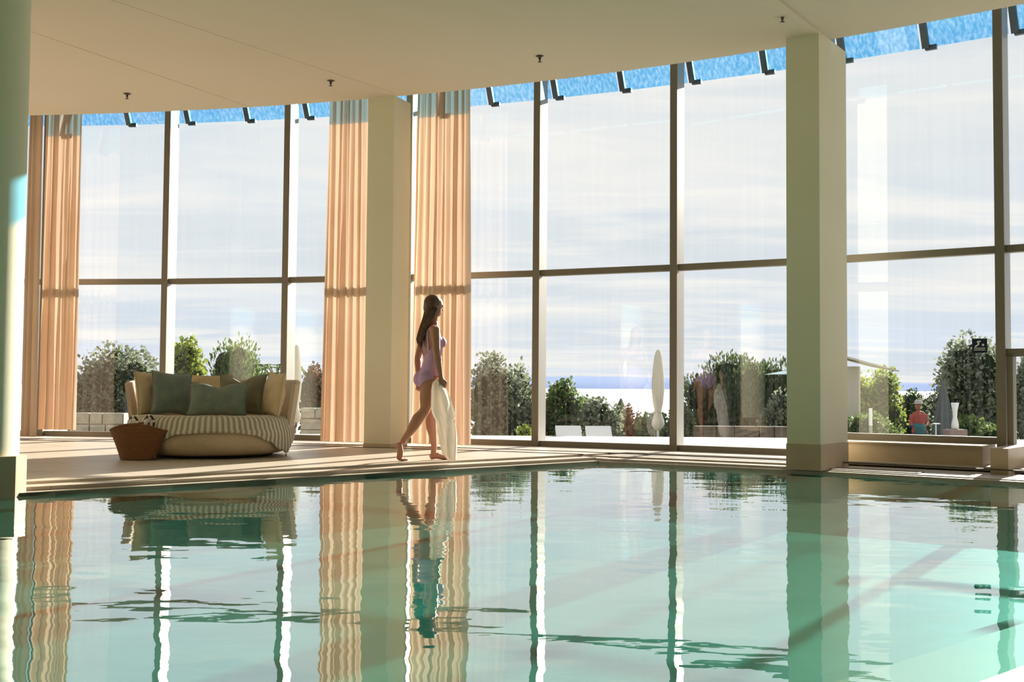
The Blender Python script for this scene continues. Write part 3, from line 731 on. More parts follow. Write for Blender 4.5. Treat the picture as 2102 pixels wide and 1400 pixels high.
for k, (dx, dyy, hh) in enumerate(((-.02, -.10, .125), (.07, .10, .13))):
    pts = [BC+Vector((dx+.05*math.cos(math.pi*i/12), dyy, .30+hh*math.sin(math.pi*i/12)**.8)) for i in range(13)]
    h_ = MB().tube(pts, .011, 8).build('handle', hb, bk, smooth=True)
    for i in (2, 6, 10): MB().tube([pts[i]+Vector((-.004, 0, -.012)), pts[i], pts[i]+Vector((.004, 0, .012))], .0145, 8).build('cord_binding', hw, h_, smooth=True)
    MB().tube([BC+Vector((dx-.02, dyy-.01, .40)), BC+Vector((dx-.03, dyy-.02, .34)), BC+Vector((dx-.025, dyy-.03, .28))], [.012, .018, .01], 8).build('tassel', hw, h_, smooth=True)

# ------------------------------------------------ people
def remesh(mb, vox, smooth_it=4):
    me = bpy.data.meshes.new('tmp'); me.from_pydata(mb.v, [], mb.f); b = bmesh.new(); b.from_mesh(me); bmesh.ops.recalc_face_normals(b, faces=b.faces); b.to_mesh(me); b.free()
    o = bpy.data.objects.new('tmp', me); col.objects.link(o)
    r_ = o.modifiers.new('r', 'REMESH'); r_.mode = 'VOXEL'; r_.voxel_size = vox; r_.use_smooth_shade = True
    s_ = o.modifiers.new('s', 'SMOOTH'); s_.iterations = smooth_it; s_.factor = .5
    dg = bpy.context.evaluated_depsgraph_get(); me2 = bpy.data.meshes.new_from_object(o.evaluated_get(dg)); bpy.data.objects.remove(o); bpy.data.meshes.remove(me); return me2
def put(me, name, m_, parent):
    off = wloc(parent); me.transform(Matrix.Translation(-off)); me.materials.clear(); me.materials.append(m_); me.name = name
    me.polygons.foreach_set('use_smooth', [True]*len(me.polygons))
    o = bpy.data.objects.new(name, me); col.objects.link(o); o.parent = parent; return o

def J(px, py, dy=0.0, Y=11.0): return at(px, py, Y+dy)
fa = R(27); Fd = Vector((math.cos(fa), math.sin(fa), 0)); Ld = Vector((-math.sin(fa), math.cos(fa), 0)); Zd = Vector((0, 0, 1))
def ring(c, w_, bf, bb, n=28, tilt=0):   # elliptic torso ring: half width w_, depth to front bf, to back bb
    out = []
    for k in range(n):
        q_ = 2*math.pi*k/n; x = math.cos(q_); y = math.sin(q_)
        out.append(c+Ld*(w_*y)+Fd*((bf if x > 0 else bb)*x)+Zd*(tilt*x))
    return out
body = MB()
spec = [(895-4, 662, .045, .045, .045), (887, 669, .075, .05, .055), (884, 675, .145, .06, .065), (884.5, 683, .165, .075, .078), (885, 694, .155, .088, .083), (886, 704, .142, .112, .082),
        (886, 714, .135, .098, .082), (886, 726, .120, .088, .078), (887, 740, .113, .084, .076), (886, 752, .13, .090, .088), (884, 764, .155, .098, .105), (882.5, 775, .170, .098, .118), (882, 784, .170, .092, .112), (882, 791, .150, .08, .085), (882, 796, .10, .05, .05)]
body.loft([ring(J(px, py), w_, bf, bb) for px, py, w_, bf, bb in spec])
for s in (-1, 1): body.ell(J(886, 703)+Fd*.068+Ld*.066*s, (.055, .055, .055))
for s in (-1, 1): body.ell(J(882, 779)-Fd*.052+Ld*.078*s, (.082, .082, .085))
# neck + head
hc = J(891.5, 628.5)
body.tube([J(888, 672), J(888.5, 660), J(890, 647)], [.062, .047, .048], 16)
hp = R(10); Hf = (Fd*math.cos(hp)-Zd*math.sin(hp)); Hu = (Zd*math.cos(hp)+Fd*math.sin(hp))
def hd(f, l, u): return hc+Hf*f+Ld*l+Hu*u
def hell(c, r): 
    Mx = Matrix((Hf, Ld, Hu)).transposed(); body.ell(c, r, 20, 14, Mx)
hell(hd(-.008, 0, .02), (.095, .075, .088)); hell(hd(.022, 0, -.035), (.062, .056, .068)); hell(hd(.055, 0, -.075), (.026, .028, .02))
body.loft([[hd(.078, l, .012) for l in (-.008, 0, .008)]+[hd(.06, 0, .012)], [hd(.103, l, -.022) for l in (-.013, 0, .013)]+[hd(.06, 0, -.03)], [hd(.085, l, -.034) for l in (-.01, 0, .01)]+[hd(.06, 0, -.035)]])
for u in (-.048, -.060): hell(hd(.080, 0, u), (.010, .020, .0065))
for s in (-1, 1): hell(hd(-.010, .070*s, -.008), (.018, .008, .028)); hell(hd(.075, .03*s, .02), (.014, .02, .006))
# legs
def limb(pts, rad, n=16): body.tube(pts, rad, n)
k_ = J(871.5, 843, -.10); an_ = J(829, 903, -.10)
limb([J(881, 782, -.08), J(879.5, 800, -.085), J(876, 820, -.09), k_+Vector((.012, 0, .04)), k_, k_+(an_-k_)*.12, J(860, 859, -.10)+Vector((-.01, 0, 0)), J(850, 873, -.10), J(839, 890, -.10), an_, an_+Vector((-.01, 0, -.03))],
     [.088, .086, .072, .057, .052, .052, .058, .053, .038, .029, .028])
zt = .012; tx = atz(826, 945.5, 0); tx.y = an_.y
hl = J(820, 910, -.10)
ball = Vector((tx.x-.02, an_.y, .03)); toe = Vector((tx.x+.035, an_.y+.02, .014))
limb([hl+Vector((.0, 0, .01)), hl+Vector((0, 0, -.03)), (hl+ball)/2+Vector((.008, 0, 0)), ball], [.026, .031, .031, .033])
def toes(b0, dirn, side, r=.011, ln=.055):
    dirn = dirn.normalized()
    for i in range(5):
        o_ = side*(-.032+.016*i); l_ = ln*(1-.09*i); rr_ = r*(1.15 if i == 0 else .85)
        body.tube([b0+o_-dirn*.02, b0+o_+dirn*l_*.5+Vector((0, 0, .002)), b0+o_+dirn*l_+Vector((0, 0, 0))], [rr_, rr_, rr_*.75], 8)
sd_ = Vector((math.sin(fa), -math.cos(fa), 0))
body.ell(ball, (.03, .042, .022)); toes(Vector((ball.x+.015, ball.y, .013)), Vector((.9, .35, -.03)), -sd_)
k2 = J(886, 843, .10); a2 = J(891, 916, .10)
limb([J(884, 782, .08), J(887, 800, .085), J(888, 822, .095), k2+Vector((0, 0, .04)), k2, k2+(a2-k2)*.12, J(884.5, 864, .10), J(886, 880, .10), J(889, 898, .10), a2, Vector((a2.x-.005, a2.y, .045))],
     [.088, .086, .070, .056, .051, .050, .056, .052, .038, .029, .03])
he = Vector((a2.x-.035, a2.y-.01, .028)); bl = he+Fd*.165+Vector((0, 0, -.008)); bl.z = .022
limb([he, he+Fd*.03+Vector((0, 0, .01)), Vector((a2.x+.03, a2.y+.015, .045)), bl], [.027, .031, .034, .026])
body.ell(bl, (.035, .042, .02)); toes(Vector((bl.x+.015, bl.y, .013)), Fd, sd_)
# arms
sR, eR, wR = J(893.5, 679, -.15), J(896.5, 728, -.20), J(905, 775, -.21)
limb([J(888, 676, -.10), sR+Vector((0, 0, .008)), sR+(eR-sR)*.35, sR+(eR-sR)*.75, eR, eR+(wR-eR)*.2, eR+(wR-eR)*.6, wR], [.045, .048, .043, .038, .034, .037, .030, .022])
sL, eL_, wL = J(872, 679, .15), J(857.5, 735, .17), J(859, 776, .12)
limb([J(878, 676, .10), sL+Vector((0, 0, .008)), sL+(eL_-sL)*.35, sL+(eL_-sL)*.75, eL_, eL_+(wL-eL_)*.2, eL_+(wL-eL_)*.6, wL], [.045, .048, .042, .037, .033, .036, .029, .022])
def hand(w0, dirn, palmside, curl, thumb):
    dirn = dirn.normalized(); ax = palmside.normalized(); nrm = dirn.cross(ax).normalized()   # ax: across the palm
    body.loft([[w0+dirn*t_+ax*(hw_*math.cos(q_))+nrm*(ht*math.sin(q_)) for q_ in (2*math.pi*k/12 for k in range(12))] for t_, hw_, ht in ((-.01, .023, .018), (.03, .036, .016), (.075, .038, .013), (.085, .034, .010))])
    for i, ln in enumerate((.068, .078, .072, .055)):
        b0 = w0+dirn*.078+ax*(.029-.0195*i); p1 = b0+dirn*ln*.42+nrm*curl*.25*ln; p2 = p1+dirn*ln*.22+nrm*curl*.45*ln; p3 = p2-dirn*ln*.05+nrm*curl*.32*ln
        body.tube([b0-dirn*.02, b0, p1, p2, p3], [.0095, .0095, .009, .0085, .007], 8)
    t0 = w0+dirn*.02+ax*.03*thumb; body.tube([t0-ax*.01*thumb, t0+dirn*.025+ax*.018*thumb, t0+dirn*.05+ax*.02*thumb+nrm*curl*.02, t0+dirn*.068+ax*.012*thumb+nrm*curl*.03], [.012, .0115, .010, .008], 8)
hand(wR, Vector((.22, .05, -1)), Fd, -.9, 1)
hand(wL, Vector((.15, 0, -1)), Fd, -.8, 1)
bme = remesh(body, .0045, 5)
person = empty('person', (J(882, 945).x, 11.0, 0), 'barefoot woman with long brown hair in a lavender swimsuit walking with a towel', 'person')
# swimsuit: the body surface inside the suit's outline, lifted off the skin
hip_z = J(0, 782).z; o_ = J(886, 740)
def in_suit(p):
    q = p-o_; f = q.dot(Fd); l = q.dot(Ld); z = p.z
    py = 793.4-(z-.74)*205
    if abs(l) > .20 or py < 666 or py > 799: return False
    # keep off the arms
    if py < 760 and abs(l) > .148: return False
    if py >= 745:                         # pants part: high leg line
        al = abs(l); lim = 796-18*(al/.12)**1.1 if f > -.01 else 797-20*max(0, (al-.02)/.14)**1.3
        return py < min(lim, 797) and (al < .185) and not (al > .10 and py > (772 if f > -.04 else 785))
    top_back = 729-2*abs(l)/.1; top_front = 693
    if f < -.0: 
        strap = .062 < abs(l) < .088
        return py > top_back-10*(abs(l)/.14)**2*2 or (strap and py > 668)
    strap = .060 < abs(l) < .086
    if py > top_front+ (6 if abs(l) < .02 else 0): return True
    return strap
sm = bmesh.new(); sm.from_mesh(bme); sm.verts.ensure_lookup_table()
# arm test: distance to arm axes
def dseg(p, a, b): ab = b-a; t = max(0, min(1, (p-a).dot(ab)/ab.length_squared)); return (p-a-ab*t).length
def onarm(p): return min(dseg(p, sR, eR), dseg(p, eR, wR), dseg(p, sL, eL_), dseg(p, eL_, wL)) < .047 or dseg(p, wR, wR+Vector((0, 0, -.2))) < .07 or dseg(p, wL, wL+Vector((0, 0, -.16))) < .055
keep = [f for f in sm.faces if in_suit(f.calc_center_median()) and not onarm(f.calc_center_median())]
kk = set(keep); bmesh.ops.delete(sm, geom=[f for f in sm.faces if f not in kk], context='FACES')
sm.normal_update()
for v in sm.verts: v.co += v.normal*.0035
for _ in range(3): bmesh.ops.smooth_vert(sm, verts=[v for v in sm.verts if v.is_boundary], factor=.5, use_axis_x=True, use_axis_y=True, use_axis_z=True)
sme = bpy.data.meshes.new('swimsuit'); sm.to_mesh(sme); sm.free()
put(bme, 'body', M['skin'], person)
so_ = put(sme, 'swimsuit', M['suit'], person)
sd = so_.modifiers.new('thick', 'SOLIDIFY'); sd.thickness = .003; sd.offset = 1
# eyes
for s in (-1, 1):
    e_ = MB().ell(hd(.082, .030*s, .004), (.009, .010, .007), 10, 8); e_.build('eye', M['white'], person, smooth=True)
# hair: cap over the skull and a long fall down the back, plus strands
hm_ = MB(); Mx = Matrix((Hf, Ld, Hu)).transposed()
hm_.ell(hd(-.022, 0, .026), (.093, .081, .088), 24, 16, Mx)
hm_.ell(hd(-.035, 0, -.01), (.075, .085, .10), 24, 16, Mx)
fall = [(887, 632, .085, .060), (882, 645, .080, .050), (877, 658, .078, .042), (871, 672, .075, .036), (866, 685, .066, .032), (862.5, 696, .056, .028), (862, 705, .040, .022), (863.5, 714, .018, .012)]
rg = []
for i, (px, py, w_, dth) in enumerate(fall):
    c_ = J(px, py, -.02-.004*i); rg.append([c_+Ld*(w_*math.sin(q_)*(1+.06*math.sin(9*q_+i)))+Fd*(dth*math.cos(q_)*(1+.10*math.sin(7*q_+i*.7))) for q_ in (2*math.pi*k/40 for k in range(40))])
hm_.loft(rg)
hme = remesh(hm_, .006, 3)
# face opening: drop hair in front of the face
hb_ = bmesh.new(); hb_.from_mesh(hme)
dead = [v for v in hb_.verts if ((v.co-hc).dot(Hf) > .024+.5*max(0, (v.co-hc).dot(Hu)-.045) and (v.co-hc).dot(Hu) < .075)]
bmesh.ops.delete(hb_, geom=dead, context='VERTS'); hb_.to_mesh(hme); hb_.free()
ho = put(hme, 'hair', M['hair'], person)
stn = MB()
for i in range(240):
    q_ = rnd.uniform(.35, 1.65)*math.pi; pts = []; wv_ = rnd.uniform(0, 6); tl = rnd.uniform(.75, 1.0)
    for j, (px, py, w_, dth) in enumerate(fall):
        if j/7 > tl: break
        c_ = J(px, py, -.02-.004*j); g_ = 1.05+.12*rnd.random()*(j/7)+.03*rnd.random(); qq = q_+.10*math.sin(j*1.3+wv_)
        pts.append(c_+Ld*(w_*math.sin(qq)*g_)+Fd*(dth*math.cos(qq)*g_))
    if len(pts) > 3: stn.tube(pts, [.003]*(len(pts)-1)+[.001], 4)
stn.build('hair_strands', M['hair'], person, smooth=True)

# towel hanging from her right hand
tw = [(778, 897, 903), (786, 888, 905), (792, 886, 911), (800, 885, 917), (812, 884.5, 923), (826, 884, 928), (840, 884, 932), (850, 886, 935), (856, 889, 936), (862, 893, 932), (872, 896, 935), (885, 898, 937.5), (900, 900.5, 938), (915, 903, 938), (930, 908, 937.5), (940, 915, 937), (945.2, 920, 937)]
rg = []
for i, (py, xa, xb) in enumerate(tw):
    A_, B_ = J(xa, py, -.20), J(xb, py, -.17); c_ = (A_+B_)/2; hw_ = (B_.x-A_.x)/2; dp = min(.07, .02+.5*hw_); row_ = []
    for k in range(72):
        q_ = 2*math.pi*k/72; fo = 1+.30*math.sin(6*q_+.35*i+1.2*math.sin(i*.5))+.16*math.sin(11*q_-.5*i)+.25*noise.noise(Vector((q_*2, i*.5, 1)))
        x = hw_*math.cos(q_)*(1+.12*noise.noise(Vector((q_, i*.7, 9)))); y = dp*math.sin(q_)*fo+.02*math.cos(5*q_+i*.4)*dp/.07
        row_.append(Vector((c_.x+x, c_.y+y, max(.006, c_.z+.006*math.sin(4*q_+i)))))
    rg.append(row_)
tb = MB().loft(rg)
two = tb.build('towel', M['towel'], origin=(J(905, 800).x, 10.82, 0), smooth=True)
tag(two, 'crumpled white towel hanging from the woman\'s hand to the floor', 'towel')

# ================================================================ OUTSIDE
def gz(Y): return -.75-.55*(Y-17.25)/8.75 if Y < 26 else -1.3-2.7*(Y-26)/64
def bush(name, label, x0, x1, ytop, Y, kind, n_leaf=5000, leaf=.07, ybot=900, blobs=26, seed=1, loose=.12, core=.66, group=None, spiky=0):
    rr = random.Random(seed); a_, b_ = at(x0, ytop, Y), at(x1, ybot, Y); cx_, hw_ = (a_.x+b_.x)/2, abs(b_.x-a_.x)/2*1.1
    zb = gz(Y); top = a_.z; hh = (top-max(zb+.2, b_.z-.5))/2; c = Vector((cx_, Y, top-hh)); dd = min(hw_, 1.6)
    root = empty(name, (cx_, Y, zb), label, 'tree' if 'tree' in name else 'bush', group or 'trees and bushes beyond the terrace')
    bl_ = []
    for i in range(blobs):
        th_ = rr.uniform(0, 2*math.pi); u = rr.uniform(-1, 1)**1; s = math.sqrt(max(0, 1-u*u)); k = rr.uniform(.45, .78)
        br = rr.uniform(.24, .40)
        bl_.append((c+Vector((hw_*s*math.cos(th_)*k, dd*s*math.sin(th_)*k, hh*u*k)), Vector((hw_*br, dd*br, hh*br))))
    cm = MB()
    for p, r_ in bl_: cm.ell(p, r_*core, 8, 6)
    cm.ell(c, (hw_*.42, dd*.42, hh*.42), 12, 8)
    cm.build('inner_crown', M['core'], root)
    lv = MB(); V = lv.v; Fc = lv.f
    for i in range(n_leaf):
        p, r_ = rr.choice(bl_); d_ = Vector((rr.gauss(0, 1), rr.gauss(0, 1), rr.gauss(0, 1))).normalized()
        k = 1+rr.gauss(-.02, loose); pos = p+Vector((d_.x*r_.x, d_.y*r_.y, d_.z*r_.z))*k
        if spiky: ax_ = (Vector((d_.x*.4, d_.y*.4, 1))+Vector((rr.gauss(0, .2), rr.gauss(0, .2), 0))).normalized()
        else: ax_ = (d_+Vector((rr.gauss(0, .7), rr.gauss(0, .7), rr.gauss(0, .7)))).normalized()
        sd2 = ax_.orthogonal(); sd2.rotate(Matrix.Rotation(rr.uniform(0, 6.28), 3, ax_)); L2 = leaf*rr.uniform(.6, 1.4); W2 = L2*(.16 if spiky else .34)
        n0 = len(V); V += [pos, pos+ax_*L2*.5+sd2*W2, pos+ax_*L2, pos+ax_*L2*.5-sd2*W2]; Fc.append((n0, n0+1, n0+2, n0+3))
    o = lv.build('foliage', LM[kind], root, recalc=False)
    o['kind'] = 'stuff'
    tk = MB(); tk.tube([(cx_, Y, zb-.05), (cx_+.05, Y, zb+.5*(c.z-zb)), c], [.12, .09, .05], 8)
    for i in range(5):
        e = rr.choice(bl_)[0]; tk.tube([(cx_+.03, Y, zb+.4*(c.z-zb)), (Vector((cx_, Y, c.z))+e)/2-Vector((0, 0, .1)), e], [.05, .03, .012], 6)
    tk.build('trunk', M['bark'], root, smooth=True)
bush('olive_tree', 'loose grey green olive tree outside the first window panes', 140, 345, 697, 23.5, 'olive', 8500, .085, seed=2, loose=.22, core=.6, blobs=34)
bush('bush', 'bright yellow green bush above the left side of the daybed', 340, 424, 700, 22, 'bright', 5200, .085, seed=3, loose=.15)
bush('bush', 'dark dome shaped bush behind the daybed', 405, 550, 700, 26, 'mid', 12000, .10, seed=4, spiky=1, blobs=34)
bush('bush', 'small reddish brown shrub between daybed and curtain', 612, 672, 748, 21, 'red', 3000, .07, seed=5, ybot=870)
bush('olive_tree', 'wispy olive tree right of the woman behind the glass', 955, 1100, 722, 21.5, 'olive', 8500, .075, seed=6, loose=.2, core=.65, blobs=32)
bush('bush', 'broad green bush right of the middle mullion', 1105, 1222, 780, 22, 'mid', 6500, .07, seed=7, loose=.14)
bush('bush', 'low olive green bush sloping down towards the sea view', 1195, 1275, 806, 21, 'olive', 4200, .065, seed=8, loose=.16)
bush('bush', 'low bush with reddish leaves under the sea horizon', 1262, 1318, 832, 23, 'red', 2600, .06, seed=9)
bush('bush', 'low green bush left of the folded cream parasol', 1308, 1378, 838, 22, 'mid', 3000, .065, seed=10)
bush('bush', 'low green bush right of the folded cream parasol', 1362, 1430, 834, 22.6, 'mid', 3000, .065, seed=11)
bush('bush', 'big dark dome shaped bush left of the broad column', 1408, 1640, 724, 24, 'dark', 22000, .10, seed=12, spiky=1, blobs=52)
bush('bush', 'leafy green shrub hugging the left side of the broad column', 1570, 1660, 800, 20.5, 'olive', 3600, .07, seed=22, ybot=920)
bush('bush', 'yellow green bush beside the cream hut', 1738, 1846, 742, 27, 'bright', 6500, .08, seed=13, loose=.18)
bush('bush', 'dark green bush behind the person in red', 1838, 1935, 782, 37, 'dark', 5500, .08, seed=14)
bush('olive_tree', 'tall olive tree behind the pool sign', 1920, 2060, 688, 24, 'olive', 10000, .08, seed=15, loose=.2, core=.65, blobs=36)
bush('olive_tree', 'olive tree seen through the hatch at the right picture edge', 2062, 2180, 712, 25, 'olive', 5500, .08, seed=16, loose=.2)
bush('bush', 'small yellow green plant at the foot of the olive tree by the mullion', 1062, 1100, 868, 18.6, 'bright', 900, .05, seed=17, ybot=905, blobs=10)
bush('bush', 'low green bush under the right window beyond the hut', 1736, 1846, 842, 22.3, 'mid', 4600, .065, seed=18, ybot=900)
bush('bush', 'low yellow green bush below the tall olive tree', 1925, 2050, 846, 21, 'mid', 4200, .065, seed=19, ybot=900)
# conifer tip
cz = at(1275, 818, 26); cf = empty('cypress', (cz.x, 26, gz(26)), 'small dark pointed cypress against the sea', 'tree', 'trees and bushes beyond the terrace')
MB().lathe([(.02, cz.z), (.14, cz.z-.25), (.20, cz.z-.6), (.28, cz.z-1.2), (.22, gz(26)+.2)], (cz.x, 26, 0), 14).build('foliage', LM['dark'], cf, smooth=True)
MB().tube([(cz.x, 26, gz(26)-.05), (cz.x, 26, gz(26)+.4)], .05, 8).build('trunk', M['bark'], cf)
# low palm
pc = at(566, 800, 24); pm = empty('palm', (pc.x, 24, gz(24)), 'low palm with arching fronds right of the daybed', 'palm')
MB().tube([(pc.x, 24, gz(24)-.05), (pc.x, 24, pc.z)], [.14, .10], 10).build('trunk', M['bark'], pm)
for i in range(11):
    q_ = i*2*math.pi/11; b = MB(); pts = []
    for j in range(9): t = j/8; pts.append(Vector((pc.x+math.cos(q_)*.75*t, 24+math.sin(q_)*.75*t, pc.z+.62*math.sin(t*2.6)-.12*t)))
    b.tube(pts, [.012]*8+[.004], 5)
    for j in range(1, 9):
        for s in (-1, 1):
            dd = (pts[j]-pts[j-1]).normalized(); sx_ = dd.cross(Vector((0, 0, 1))).normalized()*s
            b.add([pts[j], pts[j]+sx_*.16+dd*.1-Vector((0, 0, .06)), pts[j]+dd*.04], [(0, 1, 2)])
    b.build('frond', LM['mid'], pm, recalc=False)

# folded parasols
def parasol(px, ytop, Y, wpx, ylow, m_, label, cone=False):
    k = FPX/Y; T = at(px, ytop, Y); zl = at(px, ylow, Y).z; zg = gz(Y); w_ = wpx/k/2
    root = empty('parasol', (T.x, Y, zg), label, 'parasol', 'folded parasols on the garden terrace')
    MB().tube([(T.x, Y, zg-.02), (T.x, Y, T.z-.05)], .025, 10).build('pole', M['white'], root, smooth=True)
    MB().lathe([(.30, zg-.01), (.30, zg+.05), (.05, zg+.07)], (T.x, Y, 0), 20).build('base', M['gwall'], root)
    rg = []; hgt = T.z-zl
    for t, f in ((0, .08), (.06, .16), (.2, .3), (.4, .52), (.6, .72), (.8, .92), (.9, 1.0), (1.0, .95)) if cone else ((0, .18), (.03, .42), (.10, .62), (.22, .80), (.38, .96), (.52, .98), (.66, .80), (.76, .52), (.80, .62), (.88, .95), (.93, 1.0), (1.0, .30)):
        rg.append([Vector((T.x, Y, T.z-hgt*t))+Vector((math.cos(q_), math.sin(q_), 0))*w_*f*(1+.16*math.sin(8*q_)) for q_ in (2*math.pi*i/48 for i in range(48))])
    MB().loft(rg).build('canopy', m_, root, smooth=True)
    if not cone: MB().lathe([(w_*.62, T.z-hgt*.765), (w_*.66, T.z-hgt*.78), (w_*.62, T.z-hgt*.795)], (T.x, Y, 0), 20, False).build('tie_strap', m_, root)
parasol(1351, 718, 20.3, 24, 884, M['cream'], 'folded cream parasol in front of the sea')
parasol(609, 708, 20.0, 20, 872, M['cream'], 'folded pale parasol between daybed and curtain')
parasol(1936, 780, 20.7, 42, 900, M['greycanvas'], 'folded dark grey parasol right of the person in red', cone=True)
# cream hut with a thin sloping roof
hY = 23.5; p0, p1 = at(1700, 895, hY), at(1766, 757, hY)
hut = empty('hut', ((p0.x+p1.x)/2, hY+.6, gz(hY)), 'cream garden hut with a thin overhanging roof right of the broad column', 'hut')
MB().box(((p0.x+p1.x)/2, hY+.6, (gz(hY)+p1.z)/2), (p1.x-p0.x, 1.2, p1.z-gz(hY)+.1)).build('wall', mat('hut render', (.66, .60, .50), .8, .1, bump=(25, .01, .4)), hut)
r0, r1 = at(1690, 726, hY), at(1836, 764, hY)
MB().hexa([Vector((r0.x, hY-.3, r0.z)), Vector((r1.x, hY-.3, r1.z)), Vector((r1.x, hY+1.6, r1.z+.15)), Vector((r0.x, hY+1.6, r0.z+.15))]+[Vector((r0.x, hY-.3, r0.z+.05)), Vector((r1.x, hY-.3, r1.z+.03)), Vector((r1.x, hY+1.6, r1.z+.18)), Vector((r0.x, hY+1.6, r0.z+.2))]).build('roof', mat('pale roof', (.62, .57, .48), .8, .1), hut)
# umbrella open pale blue just left of the broad column
uY = 22; uc = at(1640, 752, uY); ub = empty('parasol', (uc.x, uY, gz(uY)), 'open pale blue parasol peeking out left of the broad column', 'parasol')
MB().tube([(uc.x, uY, gz(uY)-.02), (uc.x, uY, uc.z)], .02, 8).build('pole', M['white'], ub)
MB().lathe([(.70, at(1600, 769, uY).z), (.35, at(1600, 762, uY).z), (.02, uc.z)], (uc.x, uY, 0), 8).build('canopy', mat('pale blue canvas', (.22, .33, .36), .8, .1), ub)
# garden walls
def gwall(x0, x1, ytop, Y, label, dpt=.3, ms='gwall'):
    a_, b_ = at(x0, ytop, Y), at(x1, ytop, Y); z0 = gz(Y)-.1
    root = empty('garden_wall', ((a_.x+b_.x)/2, Y, z0), label, 'wall')
    nst = max(3, int((b_.x-a_.x)/.35)); hh = a_.z-z0; nr_ = max(2, round(hh/.2)); rr = random.Random(int(x0))
    MB().box(((a_.x+b_.x)/2, Y+.03, (z0+a_.z)/2-.02), (b_.x-a_.x-.03, dpt-.06, a_.z-z0-.04)).build('mortar', M['gwall'], root)
    for r_ in range(nr_):
        x = a_.x
        while x < b_.x-.02:
            w_ = min(rr.uniform(.22, .45), b_.x-x); MB().box((x+w_/2, Y-.0+rr.uniform(-.01, .01), z0+(r_+.5)*hh/nr_), (w_-.02, dpt, hh/nr_-.02)).build('stone', M[ms], root, bevel=0); x += w_
gwall(150, 262, 846, 19.5, 'grey stone garden wall seen left above the basket')
gwall(1425, 1640, 873, 18.6, 'low dark stone wall at the foot of the big dome bush', ms='darkstone')
gwall(620, 668, 836, 18.8, 'pale green planter wall below the reddish shrub')
# sun loungers
def lounger(px, Y, label, rz):
    c = at(px, 880, Y); z0 = gz(Y); root = empty('sun_lounger', (c.x, Y, z0), label, 'sun lounger', 'white sun loungers beyond the terrace edge')
    M3 = Matrix.Rotation(rz, 3, 'Z'); T = lambda x, y, z: Vector((c.x, Y, z0))+M3@Vector((x, y, z))
    f = MB(); 
    for s in (-.24, .24): f.bar(T(-1, s, .32), T(.35, s, .32), .04, .05)
    f.bar(T(-1, -.24, .32), T(-1, .24, .32), .04, .05); f.build('frame', M['white'], root)
    for x in (-.9, .25):
        for s in (-.24, .24): MB().bar(T(x, s, 0), T(x, s, .32), .04, .04, Vector((0, 1, 0))).build('leg', M['white'], root)
    b = MB(); pts = [(-1, .36), (.3, .36), (.62, .66), (.78, .86)]
    b.loft([[T(x, -.23, z), T(x, .23, z), T(x, .23, z+.05), T(x, -.23, z+.05)] for x, z in pts]); b.build('mattress', M['white'], root)
for i, (px, Y, lb) in enumerate(((1182, 18.75, 'left one of the two white sun loungers below the green bushes'), (1246, 18.75, 'right one of the two white sun loungers below the green bushes'))):
    lounger(px, Y, lb, R(97))
# things before the right window
bY = 19.0; bc = at(1787, 838, bY); bo = empty('bollard_lamp', (bc.x, bY, gz(bY)), 'slim white bollard lamp near the cream hut', 'lamp')
MB().tube([(bc.x, bY, gz(bY)-.02), (bc.x, bY, bc.z-.30)], .028, 12).build('post', M['gwall'], bo); MB().tube([(bc.x, bY, bc.z-.30), (bc.x, bY, bc.z)], .03, 12).build('lamp_head', M['white'], bo)
vY = 19.7; vc = at(1960, 827, vY); vz = at(1960, 880, vY).z
vb = MB(); hh = vc.z-vz; vb.lathe([(.065, vz), (.062, vz+.18*hh), (.036, vz+.45*hh), (.046, vz+.7*hh), (.068, vc.z)], (vc.x, vY, 0), 20)
tag(vb.build('garden_sculpture', M['white'], origin=(vc.x, vY, vz), smooth=True), 'white waisted sculpture on a low stone block', 'sculpture')
gb = MB().box((vc.x, vY, (vz+gz(vY))/2-.01), (.34, .30, vz-gz(vY)+.0)); tag(gb.build('stone_block', mat('pinkish block', (.30, .22, .20), .9, .1, bump=(20, .02, .5)), origin=(vc.x, vY, gz(vY)), bevel=.02), 'pinkish stone block under the white sculpture', 'block')
tY = 19.5; tcx = at(1921, 869, tY); tb_ = empty('side_table', (tcx.x, tY, gz(tY)), 'small round white side table on one leg', 'table')
MB().lathe([(.07, tcx.z-.015), (.075, tcx.z)], (tcx.x, tY, 0), 20).build('tabletop', M['white'], tb_)
MB().tube([(tcx.x, tY, gz(tY)), (tcx.x, tY, tcx.z-.01)], .012, 8).build('leg', M['white'], tb_)
MB().lathe([(.09, gz(tY)-.005), (.09, gz(tY)+.012)], (tcx.x, tY, 0), 16).build('base', M['white'], tb_)
ly = 18.7; lc = at(1905, 872, ly); lo = empty('deck_chair', (lc.x, ly, gz(ly)), 'teal covered deck chair beside the person in red', 'deck chair')
b = MB(); z0 = gz(ly)
b.loft([[Vector((lc.x+x, ly-.25, z0+z)), Vector((lc.x+x, ly+.25, z0+z)), Vector((lc.x+x, ly+.25, z0+z+.04)), Vector((lc.x+x, ly-.25, z0+z+.04))] for x, z in ((-.16, .98), (-.02, .55), (.1, .40), (.5, .36))]); b.build('seat_cloth', M['teal'], lo)
for s in (-.25, .25):
    MB().bar((lc.x-.12, ly+s, z0+.9), (lc.x+.15, ly+s, z0), .03, .04).build('leg', M['bark'], lo); MB().bar((lc.x+.45, ly+s, z0+.38), (lc.x+.0, ly+s, z0), .03, .04).build('leg', M['bark'], lo)

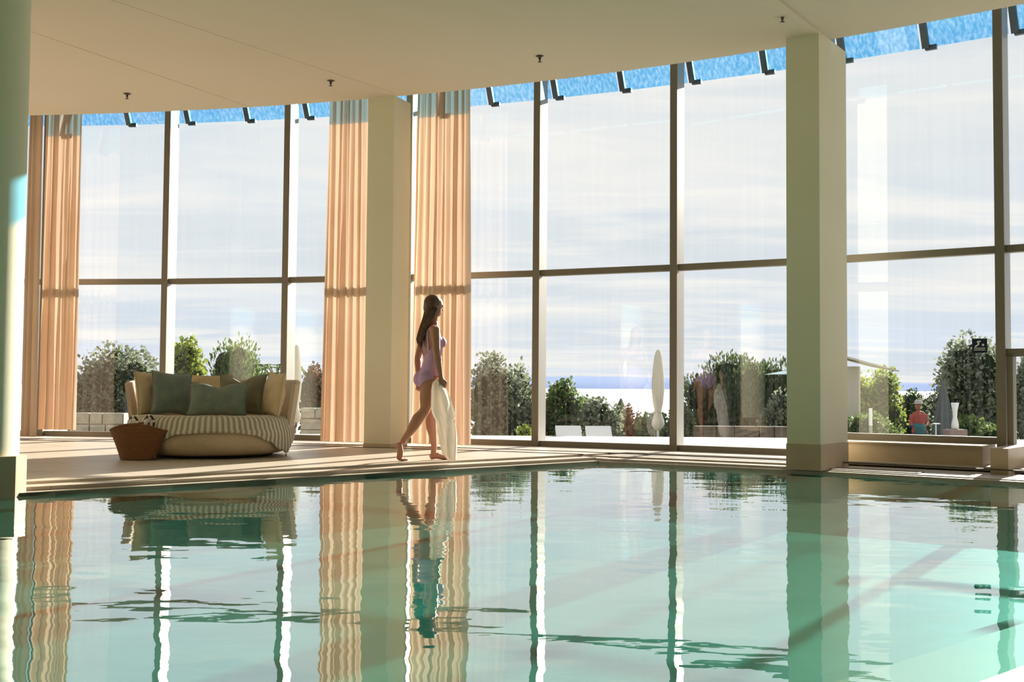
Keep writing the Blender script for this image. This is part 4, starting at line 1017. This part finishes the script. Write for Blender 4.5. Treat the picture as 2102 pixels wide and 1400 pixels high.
# the far person in a red shirt
def far_person():
    Y = 32.0; k = FPX/Y; head = at(1886, 823, Y); zg = gz(Y); x = head.x; s = 1.0
    hgt = head.z-zg; s = hgt/1.72
    P = lambda dx, dy, z: Vector((x+dx*s, Y+dy*s, zg+z*s))
    root = empty('person', (x, Y, zg), 'distant person in a red shirt and pale hat out in the garden', 'person')
    b = MB()
    b.loft([[P(w_*math.cos(q_), d_*math.sin(q_), z) for q_ in (2*math.pi*i/20 for i in range(20))] for z, w_, d_ in ((.80, .10, .08), (.86, .165, .12), (.95, .17, .13), (1.08, .145, .11), (1.22, .17, .12), (1.34, .19, .11), (1.41, .14, .09), (1.46, .06, .06))])
    b.tube([P(0, 0, 1.42), P(-.01, -.01, 1.53)], .055, 12); b.ell(P(-.02, -.02, 1.60), (.085*s, .095*s, .12*s)); b.ell(P(-.11, -.03, 1.585), (.015*s, .012*s, .02*s))
    for sg_ in (-1, 1):
        b.tube([P(.09*sg_, 0, .88), P(.10*sg_, -.02, .5), P(.10*sg_+.02, .02, .09)], [.088*s, .058*s, .038*s], 12); b.tube([P(.10*sg_+.03, .04, .05), P(.10*sg_-.02, -.16, .03)], [.04*s, .035*s], 10)
        b.tube([P(.17*sg_, 0, 1.36), P(.215*sg_, -.03, 1.14), P(.12*sg_-.04, -.2, 1.10), P(.06*sg_-.06, -.26, 1.14)], [.052*s, .042*s, .032*s, .026*s], 10)
        for f in range(4): b.tube([P(.06*sg_-.06, -.25, 1.13), P(.06*sg_-.06-.03+.02*f, -.33, 1.15-.005*f)], [.012*s, .008*s], 6)
        b.tube([P(.06*sg_-.06, -.24, 1.14), P(.06*sg_-.02, -.27, 1.18)], [.011*s, .008*s], 6)
    me = remesh(b, .012, 3)
    def shell(cond, nm, m_, off):
        q = bmesh.new(); q.from_mesh(me); kp = {f for f in q.faces if cond(f.calc_center_median())}; bmesh.ops.delete(q, geom=[f for f in q.faces if f not in kp], context='FACES'); q.normal_update()
        for v in q.verts: v.co += v.normal*off
        m2 = bpy.data.meshes.new(nm); q.to_mesh(m2); q.free(); put(m2, nm, m_, root)
    shell(lambda p: .92 < (p.z-zg)/s < 1.45 and (p.y-Y)/s > -.16, 'shirt', M['red'], .015)
    shell(lambda p: .45 < (p.z-zg)/s < .93, 'shorts', M['jeans'], .012)
    put(me, 'body', M['skin'], root)
    MB().lathe([(.16*s, 1.645*s+zg), (.165*s, 1.655*s+zg), (.10*s, 1.665*s+zg), (.095*s, 1.72*s+zg), (.05*s, 1.745*s+zg)], P(-.02, -.02, 0).xy.to_3d(), 20).build('hat', M['cream'], root, smooth=True)
far_person()
